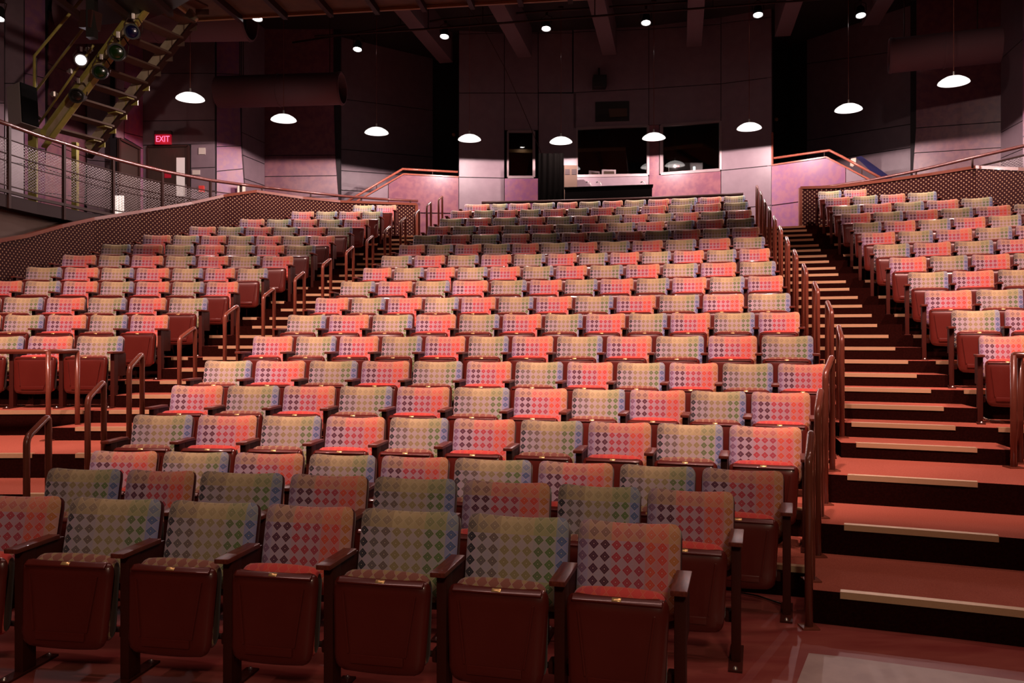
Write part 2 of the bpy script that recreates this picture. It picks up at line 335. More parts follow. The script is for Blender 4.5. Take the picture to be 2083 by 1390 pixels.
# ------------------------------------------------------------------ the rake: rows are arcs about one centre
CX,CY=-4.189,-11.957
RAD={3:18.499,4:19.420,5:20.317,6:21.198,7:22.104,8:23.030,9:23.972,10:24.893,11:25.832,12:26.755,13:27.669,14:28.581,15:29.470,16:30.363,17:31.210,18:32.112}
HGT={4:-0.687,5:-0.478,6:-0.256,7:0.013,8:0.294,9:0.563,10:0.856,11:1.140,12:1.429,13:1.720,14:2.008,15:2.299,16:2.586,17:2.885,18:3.169}
ROWS=[
(1,'C','r',[-55,150,352,548,740,955,1178,1385]),
(2,'C','g',[103,265,413,595,765,945,1137,1318,1492]),
(3,'C','r',[190,337,482,633,779,927,1097,1262,1428,1593]),
(4,'C','g',[275,407,537,667,796,925,1061,1198,1337,1483,1630]),
(5,'C','r',[352,466,580,694,810,926,1048,1165,1282,1405,1528,1648]),
(6,'C','g',[419,523,632,738,843,951,1050,1155,1256,1362,1470,1582,1685]),
(7,'C','r',[517,605,693,779,867,955,1043,1134,1235,1335,1441,1549,1654]),
(8,'C','g',[587,672,760,848,936,1024,1110,1193,1280,1364.5,1453,1543,1626.6]),
(9,'C','r',[643.5,717,791,866,940,1015.5,1092,1171,1255,1342,1430,1521,1607.5]),
(10,'C','g',[694.4,771,846.7,922,1000,1078.5,1150,1222,1295.5,1368,1444,1521,1593]),
(11,'C','r',[740,803,869,932,998,1064.7,1132,1200.5,1274,1349,1426,1504.6,1578]),
(12,'C','g',[777,844.6,912,980,1046.5,1115.5,1179,1242,1306.5,1370.6,1438,1503.6,1566]),
(13,'C','r',[813,870,927,985,1043,1101.7,1161,1220.6,1287,1354.4,1422,1491.5,1556]),
(14,'C','g',[841.6,901,961,1022,1083,1144,1199.5,1257,1312.3,1370.6,1430,1489.5,1545]),
(15,'C','r',[870.4,922,973.7,1025,1079,1131,1184,1238,1297.4,1357.5,1418,1478,1535]),
(16,'C','g',[895,949.5,1003.7,1058,1114,1169,1220,1270,1322,1374.6,1426,1480.4,1529]),
(17,'C','r',[917,964.6,1011.5,1058,1105,1155.4,1202.5,1253,1305,1360,1414,1472,1522]),
(18,'C','r',[945,1001,1036,1083,1133.6,1179,1226,1271,1318.4,1365.5,1423.6,1472,1516]),
(7,'L','g',[-46,61.5,160,254]),
(8,'L','r',[-73,13,100,186.5,269,345]),
(9,'L','r',[-72,11,98,183,266,347,424]),
(10,'L','r',[-20,54,132,207.7,280,353,422.6,486.5]),
(11,'L','g',[56,134,208.7,280,352.5,420,485.5,546]),
(12,'L','r',[129,203.6,270,339.5,405,472,536,598]),
(13,'L','g',[208.7,273,338,401,463,525,585,643]),
(14,'L','r',[292,354,411,466,523,578,632.7,682]),
(15,'L','r',[387,445,501.6,558,611.5,668,718]),
(16,'L','r',[488.5,544,598,650.5,701.5,751]),
(17,'L','r',[594,644,691,738,779]),
(18,'L','g',[718.6,766.6,807]),
(7,'R','r',[1989.6,2095,2195]),
(8,'R','g',[1934,2042,2140]),
(9,'R','r',[1880,1984.5,2080]),
(10,'R','g',[1846,1935.6,2029,2115]),
(11,'R','r',[1808,1891,1975,2061,2140]),
(12,'R','g',[1776,1857,1941,2027,2108]),
(13,'R','r',[1751.7,1827,1903.7,1983.5,2065,2142]),
(14,'R','g',[1734.6,1798,1867.6,1939,2010,2077]),
(15,'R','r',[1710,1776,1842,1913,1984.5,2062,2135]),
(16,'R','g',[1693,1755,1818.6,1884.6,1955,2018.6]),
(17,'R','r',[1678,1733.6,1790,1846,1905]),
(18,'R','g',[1664,1716,1763]),
]
POLY = {1: (-.02256, -.2536, 4.170), 2: (-.02357, -.24729, 5.137), 3: (-.0301, -.2468, 6.064)}
SEAT_H = 0.82
Z = {1: 0.0, 2: 0.0, 3: 0.0}
for k in HGT: Z[k] = HGT[k] + EYE - SEAT_H
Z[18] = 4.054
def row_hit(k, x):
    """where the sight line through column x meets the arc of row k, and the outward normal there"""
    a = (x - CXP) / F
    if k in POLY:
        c2, c1, c0 = POLY[k]; Y = c0
        for _ in range(30): Y = c2 * (a * Y) ** 2 + c1 * (a * Y) + c0
        m = 2 * c2 * a * Y + c1
        return a * Y, Y, math.atan2(-m, 1)
    R = RAD[k]; A = a * a + 1; B = -2 * (a * CX + CY); D = CX * CX + CY * CY - R * R
    Y = (-B + math.sqrt(B * B - 4 * A * D)) / (2 * A)
    return a * Y, Y, math.atan2(a * Y - CX, Y - CY)
def interp(tab, Y):
    if Y <= tab[0][0]: return tab[0][1]
    for (a, b), (c, d) in zip(tab, tab[1:]):
        if Y <= c: return b + (d - b) * (Y - a) / (c - a)
    (a, b), (c, d) = tab[-2:]; return b + (d - b) * (Y - a) / (c - a)
la_left = lambda Y: -4.62 + .19 * (Y - 10.14)                       # left aisle, its side toward the left block
la_right = lambda Y: interp([(4, -3.05), (6.5, -3.36), (8, -3.46), (9.2, -3.42), (20, -1.2)], Y)
ra_left = lambda Y: interp([(4.3, 1.45), (5.0, 1.74), (5.9, 2.12), (6.6, 2.42), (7.45, 2.93), (8.88, 3.29), (20, 5.57)], Y)
ra_right = lambda Y: 4.50 + .204 * (Y - 8.32)
def arc_pt(r, th, z=0): return Vector((CX + r * math.sin(th), CY + r * math.cos(th), z))
def arc_th(r, line):
    """angle at which the arc of radius r crosses the lateral line X = line(Y)"""
    lo, hi = -0.9, 0.95
    for _ in range(50):
        mid = (lo + hi) / 2; p = arc_pt(r, mid)
        if p.x < line(p.y): lo = mid
        else: hi = mid
    return lo
def arc_slab(bm, r0, r1, z0, z1, lineL, lineR, n=14, mi=0, ms=1):
    tl0, tr0, tl1, tr1 = arc_th(r0, lineL), arc_th(r0, lineR), arc_th(r1, lineL), arc_th(r1, lineR)
    g = []
    for i in range(n + 1):
        f = i / n; a = tl0 + (tr0 - tl0) * f; b = tl1 + (tr1 - tl1) * f
        g.append([bm.verts.new(arc_pt(r, t, z)) for r, t, z in ((r0, a, z1), (r1, b, z1), (r1, b, z0), (r0, a, z0))])
    for a, b in zip(g, g[1:]):
        bm.faces.new((a[0], b[0], b[1], a[1])).material_index = mi
        for i, j in ((1, 2), (2, 3), (3, 0)): bm.faces.new((a[i], b[i], b[j], a[j])).material_index = ms
    bm.faces.new(g[0][::-1]).material_index = ms; bm.faces.new(g[-1]).material_index = ms
def const(x): return lambda Y: x
def off(line, d): return lambda Y: line(Y) + d
def nosing(r, zt, lineL, lineR, parent, n=8):
    bm = bmesh.new(); arc_slab(bm, r - 0.008, r + 0.05, zt - 0.036, zt + 0.005, lineL, lineR, n, 0, 0)
    return obj('nosing_strip', bm, M['nosing'], parent)
CM = [M['carpet'], M['riser']]
DK = [M['darkcarpet'], M['riser']]       # carpet darkened on rear cross aisle and balconies to cut bounced light
WM = [M['woodfloor'], M['riser']]
# flat floor before the first riser
bm = bmesh.new(); add_box(bm, (-14, -4, -0.2), (14, 8.6, 0.0))
struct('floor', bm, M['woodfloor'])
RMAX = 36.0
front = {4: RAD[4] - 1.40, 5: RAD[5] - 1.37, 6: RAD[6] - 1.43}
for k in range(4, 19):
    zt = Z[k]; zb = Z[k - 1] - 0.03 if k > 4 else -0.02
    # centre block platform
    r0 = RAD[k] - (0.90 if k < 7 else 0.83); r1 = (RAD[k + 1] - (0.90 if k + 1 < 7 else 0.83) + 0.03) if k < 18 else RMAX
    bm = bmesh.new(); arc_slab(bm, r0, r1, zb, zt, la_right, ra_left, 16)
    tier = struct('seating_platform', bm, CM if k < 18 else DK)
    if k < 7:      # the little brass strip where the row meets the aisle
        nosing(r0, zt, off(ra_left, -0.42), off(ra_left, -0.03), tier, 3)
    # side areas
    q0 = front[k] if k < 7 else RAD[k] - 0.80
    q1 = (front[k + 1] if k + 1 < 7 else RAD[k + 1] - 0.80) + 0.03 if k < 18 else RMAX
    Lo = const(-13.5) if k < 7 else (off(const(0), -8.35) if k < 14 else const(-8.35))
    Ro = const(13.5) if k < 7 else const(9.35)
    for side, (l, r) in {'left': (Lo, la_right), 'right': (ra_left, Ro)}.items():
        bm = bmesh.new(); arc_slab(bm, q0, q1, zb, zt, l, r, 14)
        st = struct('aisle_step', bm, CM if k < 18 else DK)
        if side == 'left':
            if k < 7:
                nosing(q0, zt, const(-4.05), off(la_right, -0.1), st, 6); nosing(q0, zt, const(-9), const(-4.45), st, 8)
            else:
                nosing(q0, zt, off(la_left, 0.30), off(la_right, -0.12), st, 5)
                if k == 7: nosing(q0, zt, const(-8.2), off(la_left, 0.02), st, 8)
                else: nosing(q0, zt, off(la_left, -0.12), off(la_left, 0.10), st, 2)
        else:
            if k < 7:
                nosing(q0, zt, off(ra_left, 0.21), off(ra_left, 0.21 + (1.06, 1.02, 0.98)[k - 4]), st, 6)
                if k > 4: nosing(q0, zt, const((4.6, 3.42, 4.55)[k - 4]), const((8, 3.62, 4.56)[k - 4]) if k == 5 else const(9), st, 4)
            else:
                nosing(q0, zt, off(ra_left, 0.16), off(ra_left, 1.06), st, 5)
                if k > 7: nosing(q0, zt, off(ra_right, 0.02), off(ra_right, 0.36), st, 2)
                else: nosing(q0, zt, off(ra_right, 0.02), const(8.9), st, 8)
    if k >= 7:   # half-height steps inside the aisles
        zm = (Z[k] + Z[k - 1]) / 2
        for l, r, a, b in ((la_left, la_right, 0.28, -0.12), (ra_left, ra_right, 0.13, -0.30)):
            bm = bmesh.new(); rr = RAD[k] - 1.30
            arc_slab(bm, rr, RAD[k] - 0.78, zb, zm, l, r, 6)
            st = struct('aisle_step', bm, CM); nosing(rr, zm, off(l, a), off(r, b), st, 5)

# ------------------------------------------------------------------ the tip-up seats
def pad_mesh(name, w, h, t_front, t_back, r, curve=0.0, nx=14, nz=12, taper=0.0, belly=0.0, p=5.0):
    """upholstered pad: rounded rectangle, soft edges, bowed across its width; top at z = 0, face toward -y"""
    bm = bmesh.new()
    def pos(u, v):
        s = max(abs(u), abs(v)); hx, hz = w / 2 * s, h / 2 * s; x, z = u * w / 2, v * h / 2; rr = r * s
        cx, cz = hx - rr, hz - rr
        dx, dz = abs(x) - cx, abs(z) - cz
        if s > 0 and dx > 0 and dz > 0:
            L_ = math.hypot(dx, dz); m_ = max(dx, dz); f_ = m_ / L_
            x = math.copysign(cx + dx * f_, x); z = math.copysign(cz + dz * f_, z)
        return x, z
    def vert(u, v, side):
        x, z = pos(u, v); s = max(abs(u), abs(v)); prof = (1 - s ** p) ** 0.5
        y = (-t_front if side == 0 else t_back) * prof
        zz = z - h / 2
        x *= 1 - taper * (-zz / h)
        y += -curve * (x / (w / 2)) ** 2
        zz += belly * (x / (w / 2)) ** 2
        return bm.verts.new((x, y, zz))
    us = [math.sin(math.pi / 2 * (2 * i / nx - 1)) for i in range(nx + 1)]; vs = [math.sin(math.pi / 2 * (2 * j / nz - 1)) for j in range(nz + 1)]
    gf = [[vert(u, v, 0) for v in vs] for u in us]
    gb = [[gf[i][j] if i in (0, nx) or j in (0, nz) else vert(us[i], vs[j], 1) for j in range(nz + 1)] for i in range(nx + 1)]
    for g in (gf, gb):
        for i in range(nx):
            for j in range(nz):
                bm.faces.new((g[i][j], g[i + 1][j], g[i + 1][j + 1], g[i][j + 1]))
    bmesh.ops.recalc_face_normals(bm, faces=bm.faces[:])
    return bm
def finish(name, bm, m):
    bmesh.ops.recalc_face_normals(bm, faces=bm.faces[:])
    me = bpy.data.meshes.new(name); bm.to_mesh(me); bm.free(); me.materials.append(m)
    for p in me.polygons: p.use_smooth = True
    try: me.set_sharp_from_angle(angle=math.radians(50))
    except Exception: pass
    return me
BW, BH = 0.50, 0.44
back_me = {c: finish('backrest', pad_mesh('b', BW, BH, 0.045, 0.02, 0.050, 0.026, belly=0.014), M['fab_' + c]) for c in 'gr'}
shell_me = finish('back_shell', pad_mesh('s', BW + 0.012, BH + 0.03, 0.012, 0.018, 0.055, 0.026, belly=0.014), M['shell'])
cush_me = {c: finish('seat_cushion', pad_mesh('c', 0.44, 0.42, 0.05, 0.055, 0.06, 0.0, p=6, belly=-0.012), M['cus_' + c]) for c in 'gr'}
def pan_bm():
    b = pad_mesh('p', 0.475, 0.425, 0.034, 0.015, 0.055, 0.0, taper=0.10, p=8, belly=0.014)
    # pressed ribs and the lip across the foot of the pan
    ribs = []
    for s in (-1, 1):
        ribs.append(bar((s * 0.172, -0.0325, -0.06), (s * 0.135, -0.0325, -0.33), 0.020, 0.008))
    ribs.append(rbox((-0.125, -0.042, -0.375), (0.125, -0.030, -0.335), 0.006))
    ribs.append(rbox((-0.205, -0.008, -0.017), (0.205, 0.008, 0.017), 0.005, 3, Matrix.Translation((0, -0.020, -0.010)) @ Matrix.Rotation(math.radians(-45), 4, 'X')))
    return join(b, *ribs)
pan_me = finish('seat_pan', pan_bm(), M['pan'])
plate_me = finish('number_plate', rbox((-0.022, -0.0110, -0.010), (0.022, -0.006, 0.010), 0.002, 1, Matrix.Translation((0, -0.020, -0.010)) @ Matrix.Rotation(math.radians(-45), 4, 'X')), M['brass'])
arm_me = finish('armrest', rbox((-0.036, -0.46, 0.626), (0.036, -0.13, 0.650), 0.006, 2), M['wood'])
def std_bm():
    parts = [rbox((-0.024, -0.40, 0.01), (0.024, -0.30, 0.626), 0.006),
             rbox((-0.020, -0.30, 0.36), (0.020, -0.07, 0.626), 0.006),
             rbox((-0.035, -0.52, 0.0), (0.035, -0.14, 0.012), 0.003)]
    return join(*parts)
std_me = finish('standard', std_bm(), M['post'])
def bolts_bm():
    bms = []
    for y in (-0.50, -0.17):
        bms.append(lathe([(0, 0.026), (0.006, 0.026), (0.011, 0.020), (0.013, 0.012)], 10, Matrix.Translation((0.0, y, 0))))
    return join(*bms)
bolt_me = finish('foot_bolt', bolts_bm(), M['steel'])
hinge_me = finish('hinge', lathe([(0, -0.285), (0.014, -0.285), (0.014, 0.285), (0, 0.285)], 12, Matrix.Translation((0, -0.31, 0.225)) @ Matrix.Rotation(math.pi / 2, 4, 'Y')), M['dkbrown'])
pivot_me = finish('hinge_bracket', join(rbox((-0.300, -0.345, 0.195), (-0.215, -0.270, 0.255), 0.012), rbox((0.215, -0.345, 0.195), (0.300, -0.270, 0.255), 0.012)), M['post'])

def child(me, name, parent, loc=(0, 0, 0), rot=(0, 0, 0), sx=1.0):
    o = bpy.data.objects.new(name, me); C.objects.link(o); o.parent = parent
    o.location = loc; o.rotation_euler = rot; o.scale = (sx, 1, 1)
    return o
def make_seat(loc, th, c, pad_w, pitch, label, group, first, detail):
    t = thing('theatre_seat', label, 'seat', loc, -th, group)
    sx = pad_w / BW; cs = sx * 0.985
    tilt = math.radians(-13)
    # local origin: floor point under the top edge of the backrest
    child(back_me[c], 'backrest', t, (0, 0, SEAT_H), (tilt, 0, 0), sx)
    child(shell_me, 'back_shell', t, (0, 0.022, SEAT_H - 0.010), (tilt, 0, 0), sx)
    child(cush_me[c], 'seat_cushion', t, (0, -0.345, 0.614), (math.radians(-6), 0, 0), cs)
    pn = child(pan_me, 'seat_pan', t, (0, -0.408, 0.586), (math.radians(-5), 0, 0), cs)
    if detail: child(plate_me, 'number_plate', pn)
    hw = pitch / 2
    for s in ((-1, 1) if first else (1,)):
        child(arm_me, 'armrest', t, (s * hw, 0, 0))
        st = child(std_me, 'standard', t, (s * hw, 0, 0))
        if detail: child(bolt_me, 'foot_bolt', st)
    if detail: child(pivot_me, 'hinge_bracket', t, (0, 0, 0), (0, 0, 0), hw * 2 / 0.56)
    child(hinge_me, 'hinge', t, (0, 0, 0), (0, 0, 0), (hw * 2 - 0.05) / 0.57)
    return t
BLOCK = {'C': 'centre', 'L': 'left', 'R': 'right'}
for k, b, c0, e in ROWS:
    n = len(e) - 1
    if b == 'C': rowno = ORD[k - 1]
    else: rowno = ORD[k - 7]
    for i in range(n):
        x0, x1 = e[i], e[i + 1]; gap = 0.085 * (x1 - x0) if i < n - 1 else 0.0
        xe = x1 - gap
        X0, Y0, _ = row_hit(k, x0); X1, Y1, _ = row_hit(k, xe); Xn, Yn, _ = row_hit(k, x1)
        xc, yc, th = row_hit(k, (x0 + xe) / 2)
        pw = math.hypot(X1 - X0, Y1 - Y0) * 0.995
        pitch = math.hypot(Xn - X0, Yn - Y0) if i < n - 1 else pw / 0.915
        c = c0 if i % 2 == 0 else ('g' if c0 == 'r' else 'r')
        if k == 1: c = 'rggrggr'[i]
        colour = 'Red' if c == 'r' else 'Green'
        if b == 'C': pos = '%s from the left' % ORD[i]
        elif b == 'L': pos = '%s from the aisle' % ORD[n - 1 - i]
        else: pos = '%s from the aisle' % ORD[i]
        label = '%s patterned tip-up seat, %s block, %s row from the front, %s' % (colour, BLOCK[b], rowno, pos)
        make_seat((xc, yc, Z[k]), th, c, pw, pitch, label, 'tip-up seats of the %s block' % BLOCK[b], i == 0, k <= 9)

# ------------------------------------------------------------------ hoop handrails up the two aisles
def hoop(pf, pr, zf_foot, zr_foot, ztop, label, group, r=0.024):
    """inverted-U rail: front foot pf, rear foot pr, sloping top"""
    t = thing('aisle_handrail', label, 'handrail', (pf[0], pf[1], zf_foot), 0, group)
    o = Vector((pf[0], pf[1], zf_foot))
    zt_f = ztop - 0.13
    pts = fillet([Vector((pf[0], pf[1], zf_foot)) - o, Vector((pf[0], pf[1], zt_f)) - o, Vector((pr[0], pr[1], ztop)) - o, Vector((pr[0], pr[1], zr_foot)) - o], 0.055, 5)
    obj('hoop', tube(pts, r, 12), M['rail'], t, True)
    for p, z in ((pf, zf_foot), (pr, zr_foot)):
        obj('foot_plate', rbox((-0.05, -0.05, 0), (0.05, 0.05, 0.010), 0.002), M['rail'], t, False, Vector((p[0], p[1], z)) - o)
def on_arc_line(r, line):
    th = arc_th(r, line); return arc_pt(r, th)
lh = lambda Y: interp([(4, -3.42), (6, -3.43), (8.1, -3.52), (9.2, -3.66), (20, -1.50)], Y)
rh = lambda Y: interp([(4.5, 1.62), (5, 1.76), (5.9, 2.15), (6.6, 2.46), (7.45, 2.98), (8.88, 3.37), (20, 5.65)], Y)
for side, line in (('left', lh), ('right', rh)):
    for k in range(4, 19):
        rn = front[k] if k < 7 else RAD[k] - 0.80
        a = on_arc_line(rn - 0.10, line); b = on_arc_line(rn + 0.20, line)
        if k == 18: zl = (Z[18] + Z[17]) / 2
        elif k >= 7: zl = (Z[k] + Z[k - 1]) / 2
        else: zl = Z[k - 1]
        hoop((a.x, a.y), (b.x, b.y), zl, Z[k], Z[k] + 0.93,
             'Brown tubular hoop handrail in the %s aisle, %s from the front' % (side, ORD[k - 4]), 'hoop handrails of the %s aisle' % side)

# guard rails at the front of the two side blocks
def guard(label, A, B, far, zf, ztop):
    t = thing('guard_rail', label, 'handrail', (A[0], A[1], zf)); o = Vector((A[0], A[1], zf))
    V = lambda p, z: Vector((p[0], p[1], z)) - o
    obj('top_rail', tube(fillet([V(far, ztop), V(A, ztop), V(B, ztop)], 0.04), 0.026, 12), M['rail'], t, True)
    for p in (A, B):
        obj('post', tube([V(p, zf), V(p, ztop)], 0.026, 12), M['rail'], t, True)
        obj('foot_plate', rbox((-0.06, -0.06, 0), (0.06, 0.06, 0.01), 0.002), M['rail'], t, False, V(p, zf))
guard('Long brown guard rail before the left seating block, at left edge', (-4.86, 8.82), (-4.72, 9.14), (-8.6, 8.55), Z[6], Z[6] + 0.935)
guard('Brown guard rail corner before the right seating block, at right edge', (4.16, 6.98), (4.36, 7.22), (8.5, 5.1), Z[6], Z[6] + 0.935)

# low rail behind the last row of the centre block
t = thing('back_rail', 'Dark wooden rail running behind the last row of the centre block', 'handrail', (0, 0, 0))
pts = [arc_pt(RAD[18] + 0.42, a, Z[18] + 0.93) for a in [math.radians(6.1 + i * 0.9) for i in range(13)]]
bm = bmesh.new(); add_tube(bm, pts, 0.035, 8); obj('top_rail', bm, M['dkbrown'], t, True)
for p in pts[1::3]:
    obj('post', tube([(p.x, p.y, Z[18]), (p.x, p.y, p.z)], 0.018, 8), M['dkbrown'], t, True)

# ------------------------------------------------------------------ lattice screens round the side blocks
def uv_strip(bm, pts_top, pts_bot, mi=0):
    uvl = bm.loops.layers.uv.verify(); d = 0.0; prev = None
    for i in range(len(pts_top) - 1):
        L_ = (Vector(pts_top[i + 1]).xy - Vector(pts_top[i]).xy).length
        q = [pts_bot[i], pts_bot[i + 1], pts_top[i + 1], pts_top[i]]
        f = bm.faces.new([bm.verts.new(p) for p in q]); f.material_index = mi
        for lp, (uu, vv) in zip(f.loops, ((d, q[0][2]), (d + L_, q[1][2]), (d + L_, q[2][2]), (d, q[3][2]))): lp[uvl].uv = (uu, vv)
        d += L_
def screen(label, pl, zb):
    """pl: (X, Y, ztop) along the screen"""
    t = thing('lattice_screen', label, 'screen', (pl[0][0], pl[0][1], 0)); o = Vector((pl[0][0], pl[0][1], 0))
    top = [Vector(p) - o for p in pl]; bot = [Vector((p[0], p[1], b)) - o for p, b in zip(pl, zb)]
    # thickness: front and back skins
    nrm = []
    for i in range(len(pl)):
        a = top[max(0, i - 1)]; b = top[min(len(pl) - 1, i + 1)]; d = (b - a); d.z = 0; d.normalize(); nrm.append(Vector((d.y, -d.x, 0)) * 0.03)
    bm = bmesh.new()
    uv_strip(bm, top, bot); uv_strip(bm, [p - 1.0 * n for p, n in zip(top, nrm)], [p - 1.0 * n for p, n in zip(bot, nrm)])
    o2 = obj('lattice_panel', bm, M['lattice'], t)
    bm = bmesh.new()
    for i in range(len(pl) - 1):
        b2 = bar(top[i] - nrm[i] * .5, top[i + 1] - nrm[i + 1] * .5, 0.07, 0.06)
        me = bpy.data.meshes.new('t'); b2.to_mesh(me); bm.from_mesh(me); b2.free(); bpy.data.meshes.remove(me)
    obj('cap_rail', bm, M['rail'], t)
    for i in (0, len(pl) - 1):
        obj('end_post', bar(bot[i] - nrm[i] * .5, top[i] - nrm[i] * .5, 0.07, 0.07), M['rail'], t)
    return t
LS = [(-8.05, 12.2, 3.02), (-7.99, 13.1, 3.22), (-7.99, 13.85, 3.385), (-7.95, 14.85, 3.68), (-7.80, 15.7, 3.93), (-7.42, 16.75, 4.22), (-6.80, 17.85, 4.57), (-6.35, 18.5, 4.83), (-5.78, 19.0, 5.02), (-4.95, 19.9, 5.02), (-4.2, 20.55, 5.04), (-2.36, 20.85, 5.02)]
screen('Dark red lattice screen curving up behind the left seating block', LS, [0.85, 1.3, 1.6, 1.9, 2.2, 2.5, 2.8, 3.1, 3.4, 3.7, 3.9, 3.95])
RS = [(6.38, 18.62, 5.03), (7.16, 18.5, 5.03), (7.85, 17.82, 5.03), (8.52, 17.05, 5.03), (9.02, 16.35, 5.03), (9.28, 15.4, 4.80), (9.38, 14.2, 4.5), (9.4, 12.5, 4.1)]
screen('Dark red lattice screen curving up behind the right seating block', RS, [3.95, 3.8, 3.6, 3.4, 3.1, 2.8, 2.4, 2.0])

def long_rail(name, label, pts, posts, zfoot, mat_, r=0.032, rm='darkwood'):
    t = thing(name, label, 'handrail', pts[0]); o = Vector(pts[0])
    bm = bmesh.new(); add_tube(bm, [Vector(p) - o for p in pts], r, 12); obj('top_rail', bm, M[rm], t, True)
    for p, zf in posts:
        obj('bracket', tube([Vector((p[0], p[1], zf)) - o, Vector(p) - o], 0.020, 8), M[mat_], t, True)
    return t
def rp(x, y, z=5.2):
    Y = (z - EYE) * F / (HOR - y); return at(x, y, Y)
# handrail on top of the left screen and balcony: one continuous curved rail
GL = [rp(-60, 226), rp(18, 254), rp(75, 275), rp(130, 292), rp(180, 308), rp(230, 323), rp(280, 336), rp(330, 348), rp(380, 358), rp(428, 367), rp(480, 374), rp(533, 381)]
GT = [rp(533, 381), rp(590, 387.5), rp(640, 393), rp(700, 399.5), rp(770, 405), rp(850, 409)]
lr = long_rail('screen_handrail', 'Round wooden handrail above the left lattice screen, behind the top rows', GT,
               [(p, 5.0) for p in (rp(533, 381), rp(632, 392), rp(735, 402.5), rp(835, 408))], 5.0, 'dkbrown')
GR = [rp(1630, 385.5), rp(1700, 377.5), rp(1770, 367), rp(1850, 351), rp(1920, 335), rp(1985, 319.5), rp(2083, 297), rp(2180, 274)]
long_rail('screen_handrail', 'Round wooden handrail above the right lattice screen, at right edge', GR,
          [(rp(1644, 384), 5.0), (rp(1752, 370), 5.0), (rp(1863, 348), 5.0), (rp(1978, 321), 5.0)], 5.0, 'dkbrown')

# ------------------------------------------------------------------ balconies at the sides
def poly_slab(name, pts, z0, z1, mats):
    bm = bmesh.new(); add_prism(bm, [(p[0], p[1], z1) for p in pts], (0, 0, z0 - z1), 0, 1)
    return struct(name, bm, mats)
gl = [(p.x, p.y) for p in GL]
poly_slab('balcony_floor', [(-16, gl[0][1] - 1.0)] + [(gl[0][0] + .1, gl[0][1] - 1.0)] + gl + [(-4.3, 20.9), (-2.3, 21.2), (-2.3, 26), (-16, 26)], 3.84, 4.05, [M['darkcarpet'], M['fascia']])
poly_slab('balcony_floor', [(6.9, 18.75), (7.3, 18.6), (8.6, 17.15), (9.2, 16.4), (9.5, 15.0), (9.5, 11), (17, 11), (17, 25), (5.8, 25), (5.8, 20.6)], 3.84, 4.05, [M['darkcarpet'], M['fascia']])
# wall under the left balcony
bm = bmesh.new()
w = [(x - 0.22, y + 0.05) for x, y in [(gl[0][0] + .1, gl[0][1] - 2.5)] + gl[:8]]
for a, b in zip(w, w[1:]): add_prism(bm, [(a[0], a[1], 0), (b[0], b[1], 0), (b[0], b[1], 3.84), (a[0], a[1], 3.84)], (-0.2, 0, 0))
struct('wall_left', bm, M['soffit'])

# left balcony railing
posts_px = [(18, 254), (130, 292), (230, 323), (330, 348), (428, 367)]
t = thing('balcony_railing', 'Curved balcony railing of dark posts, wire mesh and wooden top rail, upper left', 'railing', (GL[0].x, GL[0].y, 4.05)); o = Vector((GL[0].x, GL[0].y, 4.05))
bm = bmesh.new(); add_tube(bm, [p - o for p in GL], 0.036, 12); obj('top_rail', bm, M['darkwood'], t, True)
def lerp_tab(P, x):
    pass
for x, y in [(-60, 226)] + posts_px + [(490, 376)]:
    p = rp(x, y)
    obj('post', rbox((-0.022, -0.035, -0.22), (0.022, 0.035, 1.13), 0.004), M['dkbrown'], t, False, Vector((p.x, p.y, 4.05)) - o)
for zz, rr in ((4.96, 0.012), (4.72, 0.012), (4.60, 0.010), (4.20, 0.012)):
    bm = bmesh.new(); add_tube(bm, [Vector((p.x, p.y, zz)) - o for p in GL], rr, 6); obj('mid_rail', bm, M['dkbrown'], t, True)
bm = bmesh.new()
for a, b in zip(GL[:-1], GL[1:]):
    c2 = bar(Vector((a.x, a.y, 4.10)) - o, Vector((b.x, b.y, 4.10)) - o, 0.05, 0.05)
    me = bpy.data.meshes.new('t'); c2.to_mesh(me); bm.from_mesh(me); c2.free(); bpy.data.meshes.remove(me)
obj('bottom_channel', bm, M['dkbrown'], t)
pp = [0, 1, 3, 5, 7, 9, 10]
for i0, i1 in zip(pp, pp[1:]):
    seg = GL[i0:i1 + 1]
    bm = bmesh.new(); uv_strip(bm, [Vector((p.x, p.y, 4.94)) - o for p in seg], [Vector((p.x, p.y, 4.18)) - o for p in seg])
    obj('mesh_panel', bm, M['mesh'], t)
# short railing on the right balcony
t = thing('balcony_railing', 'Short wire mesh balcony railing beside the right lattice screen, right edge', 'railing', (9.3, 17.0, 4.05)); o = Vector((9.3, 17.0, 4.05))
PR = [at(1990, 339, 17.6), at(2083, 316, 16.6), at(2180, 292, 15.6)]
bm = bmesh.new(); add_tube(bm, [Vector((p.x, p.y, p.z)) - o for p in PR], 0.02, 8); obj('top_rail', bm, M['dkbrown'], t, True)
bm = bmesh.new(); uv_strip(bm, [p - o for p in PR], [Vector((p.x, p.y, 4.9)) - o for p in PR]); obj('mesh_panel', bm, M['mesh'], t)

